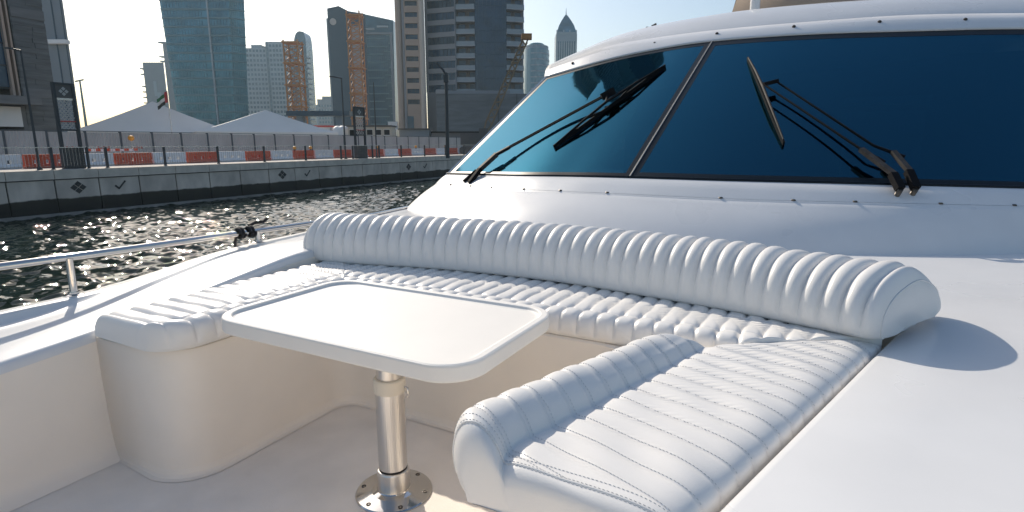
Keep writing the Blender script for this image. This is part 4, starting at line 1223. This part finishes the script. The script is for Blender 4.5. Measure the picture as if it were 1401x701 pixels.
def wiper_right():
    w_ = bpy.data.objects.new('windscreen_wiper', None); COL.objects.link(w_); w_.parent = YA; w_.matrix_parent_inverse = Matrix.Translation(-YO)
    w_['label'] = 'right wiper standing out on the dark right pane with two parallel rods'
    S = lambda a, b, o: onglass(a, b, o)
    hA, hB, rA, rB = S(4.998, .063, .06), S(5.127, .091, .06), S(4.823, .125, .062), S(4.899, .146, .062)
    eA, eB = S(3.888, .53, .06), S(3.986, .55, .06)
    q = MB()
    for (a, b) in ((5.145, -.058), (5.245, -.052)):
        q.tube([S(a, b, -.012), S(a, b, .004), S(a, b, .006), S(a, b, .05)], [.024, .024, .013, .013], 12)
    q.build('pivot', M['screw'], w_)
    q = MB(); q.bar(S(5.145, -.055, .045), S(5.07, .004, .06), .036, .034); q.bar(S(5.245, -.05, .045), S(5.17, .02, .06), .036, .034); q.build('arm_knuckle', M['wiper'], w_)
    q = MB(); q.bar(S(5.08, -.0, .064), rA, .026, .022, up=GN(5, .1)); q.bar(S(5.18, .015, .064), S(5.04, .112, .066), .026, .022, up=GN(5, .1)); q.build('arm_head', M['wiper_grey'], w_)
    q = MB(); q.tube([hA, rA, eA], [.010, .007, .006], 8); q.build('arm_rod', M['wiper'], w_)
    q = MB(); q.tube([hB, rB, eB], [.010, .007, .006], 8); q.build('arm_rod', M['wiper'], w_)
    q = MB(); q.bar(eA, eB + (eB - eA) * .15, .03, .024); q.build('blade_joint', M['wiper'], w_)
    t1 = (3.561, .796); t2 = (4.276, .192); T = lambda f: (t1[0] + (t2[0] - t1[0]) * f, t1[1] + (t2[1] - t1[1]) * f)
    q = MB(); pts = [S(*T(f), .014) for f in np.linspace(0, 1, 14)]
    for a, b in zip(pts[:-1], pts[1:]): q.bar(a, b, .010, .026, up=GN(4, .5))
    q.build('blade', M['wiper'], w_)
    q = MB()
    for f0, f1 in ((.02, .46), (.98, .46)): q.tube([S(*T(f0), .028), S(*T((f0 + f1) / 2), .048), S(*T(f1), .056)], [.005, .0075, .009], 8)
    q.build('blade_bridge', M['wiper_grey'], w_)
wiper_left(); wiper_right()

# --- guard rail along the starboard side
def build_rail():
    q = MB(); pts = [(float(u_out(v)) + .01, v, z) for v, z in zip(np.linspace(-1.2, 5.5, 40), ip(np.linspace(-1.2, 5.5, 40), [-1.2, .787, .978, 1.237, 1.76, 2.19, 2.786, 5.5], [3.06, 3.022, 3.017, 3.012, 2.998, 2.98, 2.945, 2.82]))]
    q.tube(pts, .0138, 14); r = yb(q, 'guard_rail', M['steel'])
    for v, zt in ((-.6, 3.05), (.965, 3.016), (1.755, 2.997), (2.75, 2.945)):
        u = float(u_out(v)) + .018; z0 = float(z_out(v)) - .002
        s = MB(); s.tube([(u, v, z0), (u, v, zt)], .0118, 12); st = s.build('stanchion', M['steel'], r)
        s = MB(); s.lathe([(.03, 0), (.03, .004), (.018, .008), (.018, .014)], (u, v, z0), 16); s.build('base_plate', M['steel'], st)
build_rail()
t = thing('mooring_line', 'black cord knotted round the steel guard rail beside the stanchion', 'rope', (float(u_out(1.69)), 1.69, 3.0))
O = Vector(t.location)
b = MB()
for k, v in enumerate((1.655, 1.670, 1.712, 1.728)):
    c = Vector((float(u_out(v)) + .01, v, 3.001)) - O
    pts = [c + Vector((math.cos(a) * .021, .010 * (a / 6.28 - .5), math.sin(a) * .021)) for a in np.linspace(0, 2 * math.pi, 15)]
    b.tube(pts, .0068, 8)
b.build('knot', M['rope'], t)
b = MB(); b.tube([Vector((-.01, .04, .025)), Vector((-.02, .08, .035)), Vector((-.03, .13, .03)), Vector((-.035, .16, .045))], .008, 8); b.build('loose_end', M['rope'], t)
b = MB(); b.tube([Vector((-.02, -.02, 0)), Vector((-.03, -.025, -.04)), Vector((-.035, -.03, -.14)), Vector((-.06, -.03, -.35)), Vector((-.1, -.03, -1.2))], .006, 8); b.build('hanging_line', M['rope'], t)

# ================================================================ CUSHIONS AND TABLE
def resample(pts, n, crease=()):
    """smooth (Catmull-Rom) resample of a profile, keeping listed points as sharp creases"""
    cuts = [0] + list(crease) + [len(pts) - 1]; out = []
    tot = len(pts) - 1
    for a, b in zip(cuts[:-1], cuts[1:]):
        seg = pts[a:b + 1]; k = max(3, int(n * (b - a) / tot))
        for i in range(k + (1 if b == len(pts) - 1 else 0)): out.append(tuple(crom(seg, (len(seg) - 1) * i / k)))
    return np.array(out)

def puff(t, pitch, w=.010):
    """height of a stuffed channel between two stitched seams: 0 at the seam, 1 in the middle, with a narrow crease"""
    d = np.abs((np.asarray(t) / pitch + .5) % 1 - .5) * pitch
    return .78 * (1 - np.exp(-(d / w) ** 1.35)) + .22 * np.abs(np.sin(math.pi * np.asarray(t) / pitch)) ** .9

def cushion(name, label, A, es, et, prof, crease, w, t0f, t1f, pitch, rend0, rend1, corner, zb, puffh, phase=0.0, nt=300, scallop=.004, taper=0, stitch=False, seam_roll=None):
    """profile (s, z) swept along t; channels run across, ends rounded; corner = plan radius of the front inner corner"""
    A = np.array(A); es = np.array(es); et = np.array(et)
    pr = resample(prof, 84, crease)
    S = pr[:, 0]; Zp = pr[:, 1]
    d = np.gradient(pr, axis=0); nl = np.stack([-d[:, 1], d[:, 0]], 1); nl /= np.linalg.norm(nl, axis=1)[:, None] + 1e-9
    nl = np.stack([-nl[:, 0], -nl[:, 1]], 1) if nl[len(nl) // 2, 1] < 0 else nl
    m = MB(); P = np.zeros((nt, len(S), 3))
    ztop = Zp.max()
    for i in range(nt):
        # denser sampling near the two ends
        f = i / (nt - 1)
        for_f = f
        s_ = S.copy()
        if taper:
            k = 1 - taper * for_f
            s_ = np.where(S < .13, S * (k + (1 - k) * np.clip((S) / .13, 0, 1) ** 1.5), S)
        a = np.array([t0f(x) for x in s_]); b = np.array([t1f(x) for x in s_])
        L = b - a
        e0 = rend0 / L; e1 = rend1 / L
        # ease the parameter so the rounded ends get more rows
        ff = f + .035 * math.sin(2 * math.pi * f) * -1
        t = a + L * ff
        x0 = np.clip(1 - (t - a) / rend0, 0, 1); x1 = np.clip(1 - (b - t) / rend1, 0, 1)
        env = (1 - x0 ** 4.5) ** (1 / 4.5) * (1 - x1 ** 4.5) ** (1 / 4.5)
        pf = puff(t - phase + .0015 * np.sin(9 * s_ + 5 * t), pitch, pitch * .115)
        fade = np.clip((t - a) / (rend0 * 1.1), 0, 1) * np.clip((b - t) / (rend1 * 1.1), 0, 1)
        hgt = np.clip((Zp - zb - .006) / .03, 0, 1)
        edge_keep = np.clip((Zp - (zb + .012)) / .03, 0, 1)
        disp = (pf - 1) * puffh * fade * hgt
        z = zb + (Zp - zb) * env + nl[:, 1] * disp
        ss = s_ + nl[:, 0] * disp
        if taper:
            z = np.where(S < .124, zb + (z - zb) * (1 - .16 * for_f * np.clip((.124 - S) / .04, 0, 1)), z)
        if corner:
            xc = np.clip(1 - (t - a) / corner, 0, 1); ins = corner * (1 - np.sqrt(1 - xc * xc))
            ss = ss + ins * np.clip(1 - s_ / (w * .6), 0, 1)
        # stretch marks: tiny irregularities so the channels are not all alike
        z = z + .0012 * np.sin(7.3 * t / pitch * .37 + s_ * 31) * fade * hgt + .0008 * np.sin(23 * t + 47 * s_) * fade * hgt
        XY = A[None] + ss[:, None] * es[None] + t[:, None] * et[None]
        P[i, :, :2] = XY; P[i, :, 2] = z
    area = es[0] * et[1] - es[1] * et[0]
    m.grid(P, True, flip=(area > 0))
    # close the two ends
    for row, fl in ((P[0], area > 0), (P[-1], area < 0)):
        c = row.mean(axis=0); n = len(row); vs = [tuple(c)] + [tuple(p) for p in row]
        m.add(vs, [((0, j + 2, j + 1) if fl else (0, j + 1, j + 2)) for j in range(n - 1)])
    root = thing(name, label, 'cushion', (float(A[0] + es[0] * w / 2 + et[0] * .5), float(A[1] + es[1] * w / 2 + et[1] * .5), zb), 0, 'white channelled seat cushions')
    ro = Vector(root.location)
    m.v = [(x - ro.x, y - ro.y, z - ro.z) for x, y, z in m.v]
    m.build('cover', M['vinyl'], root)
    return root, P, pr

def surf_lookup(P, pr_s):  # nearest row/col helper for stitches
    return P

ZB = 2.839
# starboard seat cushion (left in the picture)
profL = [(.012, ZB), (.0, ZB + .014), (-.004, ZB + .04), (.004, ZB + .066), (.022, ZB + .080), (.045, ZB + .083), (.068, ZB + .076), (.083, ZB + .066), (.098, ZB + .072), (.13, ZB + .075), (.22, ZB + .073), (.31, ZB + .072), (.345, ZB + .066), (.362, ZB + .045), (.366, ZB + .02), (.36, ZB)]
cL, PL, prL = cushion('seat_cushion', 'white channelled seat cushion on the left bench beside the coaming', (-1.478, .836), (-1, 0), (0, 1), profL, (7,), .366,
        lambda s: .012 * s, lambda s: .665 + 1.0 * max(0, s), .0585, .04, .03, .11, ZB, .011, phase=.03, nt=420)
# aft seat cushion
profR = [(.012, ZB), (.0, ZB + .014), (-.004, ZB + .038), (.003, ZB + .062), (.018, ZB + .075), (.040, ZB + .078), (.064, ZB + .074), (.088, ZB + .064), (.104, ZB + .069), (.14, ZB + .071), (.24, ZB + .070), (.34, ZB + .068), (.39, ZB + .062), (.41, ZB + .04), (.41, ZB)]
cR, PR_, prR = cushion('seat_cushion', 'long white channelled seat cushion along the back bench under the backrest', (0, 1.482), (0, 1), (1, 0), profR, (7,), .41,
        lambda s: -1.488 - 1.02 * max(0, s), lambda s: min(-.126 + 1.42 * max(0, s), .19), .0545, .03, .018, 0, ZB, .0100, phase=.02, nt=760)
# port seat cushion with the high front roll (right in the picture)
zt = 2.898
profP = [(.03, ZB), (.012, ZB + .008), (.0, ZB + .03), (-.004, ZB + .062), (.003, ZB + .095), (.020, ZB + .117), (.045, ZB + .124), (.070, ZB + .117), (.094, ZB + .096), (.112, ZB + .066), (.121, ZB + .066), (.145, ZB + .069), (.24, ZB + .068), (.33, ZB + .066), (.375, ZB + .058), (.397, ZB + .042), (.402, ZB + .018), (.396, ZB)]
cP, PP, prP = cushion('seat_cushion', 'wide white stitched seat cushion with a raised front roll on the right bench', (-.53, .735), (.945, -.30), (.30, .954), profP, (9,), .402,
        lambda s: -.02 + .22 * s, lambda s: .62 + 1.3 * max(0, s), .0585, .055, .03, .10, ZB, .0052, phase=.055, nt=520, taper=.30)

def stitches():
    # thread along the channel seams of the port cushion and the doubled seam round its front end
    o = Vector(cP.location); m = MB()
    nt, ns = PP.shape[:2]
    A = np.array((-.53, .735)); et = np.array((.30, .954)); es = np.array((.945, -.30))
    det = es[0] * et[1] - es[1] * et[0]
    T = ((PP[:, :, 1] - A[1]) * es[0] - (PP[:, :, 0] - A[0]) * es[1]) / det
    def dash(p, q):
        v = Vector(q) - Vector(p)
        if v.length < 1e-5: return
        m.bar(Vector(p) - o, Vector(q) - o, .0009, .0012)
    s_lo = 14; s_hi = int(ns * .90)
    def line(tv, off):
        pts = []
        for j in range(s_lo, s_hi):
            col = T[:, j]; tt = tv + off
            if tt <= col[12] or tt >= col[-8]: continue
            i = int(np.searchsorted(col, tt)); i = min(max(i, 1), nt - 1); f = (tt - col[i - 1]) / (col[i] - col[i - 1] + 1e-9)
            pts.append(PP[i - 1, j] * (1 - f) + PP[i, j] * f + np.array((0, 0, .0006)))
        if len(pts) < 6: return
        pts = np.array(pts); seg = np.linalg.norm(np.diff(pts, axis=0), axis=1); cum = np.concatenate([[0], np.cumsum(seg)])
        x = 0.0
        while x + .004 < cum[-1]:
            a = [np.interp(x, cum, pts[:, k]) for k in range(3)]; b = [np.interp(x + .0036, cum, pts[:, k]) for k in range(3)]
            dash(a, b); x += .0068
    k = 0
    for k in range(0, 20):
        tv = .055 + .0585 * k
        line(tv, .0052)
        if k == 0: line(tv, -.0048)
    # front end: two parallel rows just inside the rounded edge
    for row in (17, 22, 33):
        pts = PP[row, 10:int(ns * .86)] + np.array((0, 0, .0007)); seg = np.linalg.norm(np.diff(pts, axis=0), axis=1); cum = np.concatenate([[0], np.cumsum(seg)])
        x = 0.0
        while x + .005 < cum[-1]:
            dash([np.interp(x, cum, pts[:, k]) for k in range(3)], [np.interp(x + .0036, cum, pts[:, k]) for k in range(3)]); x += .0068
    stuff(m.build('stitching', M['stitch'], cP))
    # piping between the rows
    q = MB(); pts = [tuple(Vector(p) - o) for p in PP[19, 8:int(ns * .9)]]; q.tube(pts, .0022, 6); q.build('piping', M['piping'], cP)
    # vent slot / zip pocket on the front face
    q = MB(); c0 = Vector((-.36, .727, 2.862)) - o
    q.bar(c0, c0 + Vector((.13, -.035, -.004)), .012, .010); q.build('zip_flap', M['piping'], cP)
stitches()

# --- the long backrest bolster
def bolster():
    front = [(-1.955, 1.70), (-1.90, 1.697), (-1.693, 1.715), (-1.289, 1.805), (-.853, 1.832), (-.49, 1.79), (-.191, 1.735), (.005, 1.675), (.150, 1.626), (.185, 1.614)]
    # arc-length parametrisation of the front line
    fine = np.array([crom(front, a) for a in np.linspace(0, len(front) - 1, 900)])
    seg = np.linalg.norm(np.diff(fine, axis=0), axis=1); cum = np.concatenate([[0], np.cumsum(seg)]); L = cum[-1]
    # section: (depth behind the front line, height)
    sec = [(.02, -.004), (.004, .002), (-.006, .03), (-.006, .07), (.004, .11), (.026, .146), (.062, .173), (.108, .187), (.158, .186), (.21, .170), (.262, .140), (.306, .10), (.332, .06), (.342, .025), (.335, .0), (.30, -.006)]
    sc = np.array([crom(sec, a) for a in np.linspace(0, len(sec) - 1, 56)])
    d = np.gradient(sc, axis=0); nl = np.stack([-d[:, 1], d[:, 0]], 1); nl /= np.linalg.norm(nl, axis=1)[:, None]
    if nl[28, 1] < 0: nl = -nl
    pitch = .0505; nt = 1150; P = np.zeros((nt, len(sc), 3))
    zb = 2.912
    for i in range(nt):
        f = i / (nt - 1); ff = f - .012 * math.sin(2 * math.pi * f)
        s = L * ff
        x, y = np.interp(s, cum, fine[:, 0]), np.interp(s, cum, fine[:, 1])
        h = .02; tx = np.interp(s + h, cum, fine[:, 0]) - np.interp(s - h, cum, fine[:, 0]); ty = np.interp(s + h, cum, fine[:, 1]) - np.interp(s - h, cum, fine[:, 1])
        tl = math.hypot(tx, ty); tx, ty = tx / tl, ty / tl
        rl, rr = .10, .075
        xl = max(0, 1 - s / rl); xr = max(0, 1 - (L - s) / rr)
        env = (1 - xl ** 2.4) ** (1 / 2.4) * (1 - xr ** 2.3) ** (1 / 2.3)
        envd = (1 - xl ** 3) ** (1 / 3) * (1 - xr ** 3.0) ** (1 / 3.0)
        n0, n1 = .055 / L, .115
        seamfade = np.clip(s / .05, 0, 1) * np.clip((L - s - .014) / .02, 0, 1)
        wob = .0025 * math.sin(s * 3.1) + .0012 * math.sin(s * 11)
        pf = (puff(s + wob, pitch, .0082) - 1) * .0185 * seamfade
        hz = np.clip((sc[:, 1] + .002) / .05, 0, 1)
        fr = np.where(sc[:, 0] < .02, .55, 1.0)        # the channels flatten on the taut front face
        fr = np.clip(.62 + (sc[:, 1] - .07) / .16, .5, 1)
        disp = pf * hz * fr
        dep = .17 + (sc[:, 0] - .17) * (.25 + .75 * envd) + nl[:, 0] * disp
        hh = sc[:, 1] * env + nl[:, 1] * disp
        hh = hh + .0012 * np.sin(s * 37 + sc[:, 0] * 25) * hz * env
        ef = max(0, 1 - (L - s) / .42); dep = dep * (1 + .48 * ef ** 1.3)
        hh = hh * (1 - .15 * ef)
        sk = .11 * max(0, 1 - (L - s) / .45) ** 1.5 * np.clip(sc[:, 0], 0, 1)
        lift = .012 * max(0, 1 - (L - s) / .3) * np.clip(sc[:, 0] / .1 - 1, 0, 1)
        P[i, :, 0] = x - ty * dep + tx * sk; P[i, :, 1] = y + tx * dep + ty * sk; P[i, :, 2] = zb + hh + lift
    root = thing('backrest_bolster', 'long curved white channelled backrest bolster lying along the back bench', 'backrest', (-.9, 1.95, zb))
    o = np.array(root.location); m = MB()
    m.grid(P - o, True, flip=True)
    for row, fl in ((P[0], True), (P[-1], False)):
        n = len(row); c = row.mean(axis=0); m.add([tuple(c - o)] + [tuple(p - o) for p in row], [((0, j + 1, j + 2) if not fl else (0, j + 2, j + 1)) for j in range(n - 1)], True)
    # underside
    und = np.stack([P[:, 0], P[:, -1]], 1); m.grid(und - o, True)
    m.build('cover', M['vinyl'], root)
    # seam with piping round the port end, and the seam at the starboard end
    for s_t, nm in ((L - .018, 'piping'), (.05, 'piping')):
        i = int(np.argmin([abs(L * (f / (nt - 1) - .012 * math.sin(2 * math.pi * f / (nt - 1))) - s_t) for f in range(nt)]))
        q = MB(); q.tube([tuple(p - o) for p in P[i, 2:-2]], .0024, 6); q.build(nm, M['piping'], root)
    # lower welt along the front edge
    q = MB(); q.tube([tuple(P[i, 1] - o) for i in range(30, nt - 40, 4)], .0028, 6); q.build('welt', M['piping'], root)
    # black rubber strip the bolster sits on
    q = MB(); q.tube([tuple(P[i, 0] - o + np.array((0, .02, -.006))) for i in range(30, nt - 30, 6)], .008, 6); q.build('base_strip', M['dark_gap'], root)
bolster()

# --- pedestal table
def table():
    cx, cy = -.959, 1.1065; hx, hy = .389, .2415
    ztop = 2.967
    t = thing('pedestal_table', 'white rectangular table with rounded corners and a raised rim on a steel pedestal', 'table', (cx, cy, FLOOR))
    def ring(dx, z, r): return [(x, y, z - FLOOR) for x, y in rounded([(-hx + dx, -hy + dx), (hx - dx, -hy + dx), (hx - dx, hy - dx), (-hx + dx, hy - dx)], [max(.01, r - dx)] * 4, 12)]
    prof = [(.03, ztop - .040), (.006, ztop - .040), (.001, ztop - .037), (0, ztop - .033), (0, ztop - .006), (.0015, ztop - .002), (.006, ztop), (.020, ztop + .0002), (.0235, ztop - .0012), (.0265, ztop - .0065), (.031, ztop - .0085), (.037, ztop - .0092)]
    m = MB(); rings = [ring(dx, z, .095) for dx, z in prof]
    n = len(rings[0])
    for r0, r1 in zip(rings[:-1], rings[1:]): m.add(r0 + r1, [(i, (i + 1) % n, n + (i + 1) % n, n + i) for i in range(n)], True)
    m.add(rings[-1], [tuple(range(n))]); m.add(rings[0], [tuple(range(n))[::-1]])
    m.build('tabletop', M['tabletop'], t)
    b = MB(); b.lathe([(.105, 0), (.105, .003), (.102, .006), (.06, .010), (.046, .014), (.043, .018)], n=48); fl = b.build('flange', M['steel'], t)
    for k in range(6):
        a = k * math.pi / 3 + .35
        q = MB(); q.lathe([(.0065, .0055), (.0065, .0085), (.003, .0085), (.0028, .0065)], (.088 * math.cos(a), .088 * math.sin(a), 0), 10); q.build('screw', M['screw'], fl)
    b = MB(); b.lathe([(.044, .012), (.044, .068), (.042, .072), (.040, .073)], n=40); b.build('socket', M['brushed'], t)
    b = MB(); b.lathe([(.0388, .073), (.0388, .079)], n=32); b.build('gasket', M['dark_gap'], t)
    b = MB(); ng = 40
    vs = []
    for z in (.078, .305):
        for k in range(ng * 4):
            a = 2 * math.pi * k / (ng * 4); r = .0385 - (.0002 if k % 4 == 3 else 0); vs.append((r * math.cos(a), r * math.sin(a), z))
    N4 = ng * 4; b.add(vs, [(k, (k + 1) % N4, N4 + (k + 1) % N4, N4 + k) for k in range(N4)]); b.build('lower_pole', M['brushed'], t)
    b = MB(); b.lathe([(.0385, .298), (.0425, .300), (.0425, .334), (.040, .338), (.034, .338)], n=40); c = b.build('collar', M['collar'], t)
    q = MB(); q.tube([(.040, .01, .315), (.05, .012, .312), (.053, .012, .295), (.047, .012, .285)], .003, 6); q.build('locking_pin', M['steel'], c)
    b = MB(); b.lathe([(.0335, .33), (.0335, ztop - FLOOR - .042)], n=40); b.build('upper_pole', M['brushed'], t)
    b = MB(); b.lathe([(.034, ztop - FLOOR - .062), (.06, ztop - FLOOR - .056), (.085, ztop - FLOOR - .044), (.085, ztop - FLOOR - .0405)], n=40); b.build('mounting_plate', M['brushed'], t)
table()

def haze():
    m = bpy.data.materials.new('thin_haze'); m.use_nodes = True
    t = m.node_tree
    for n in list(t.nodes):
        if n.type == 'BSDF_PRINCIPLED': t.nodes.remove(n)
    v = t.nodes.new('ShaderNodeVolumePrincipled')
    v.inputs['Color'].default_value = (.66, .87, 1.0, 1)
    v.inputs['Density'].default_value = .0003
    v.inputs['Anisotropy'].default_value = .35
    t.links.new(v.outputs[0], t.nodes['Material Output'].inputs['Volume'])
    b = MB(); b.box((-900, -320, -5.5), (1520, 1560, 130))
    stuff(b.build('haze', m))
haze()
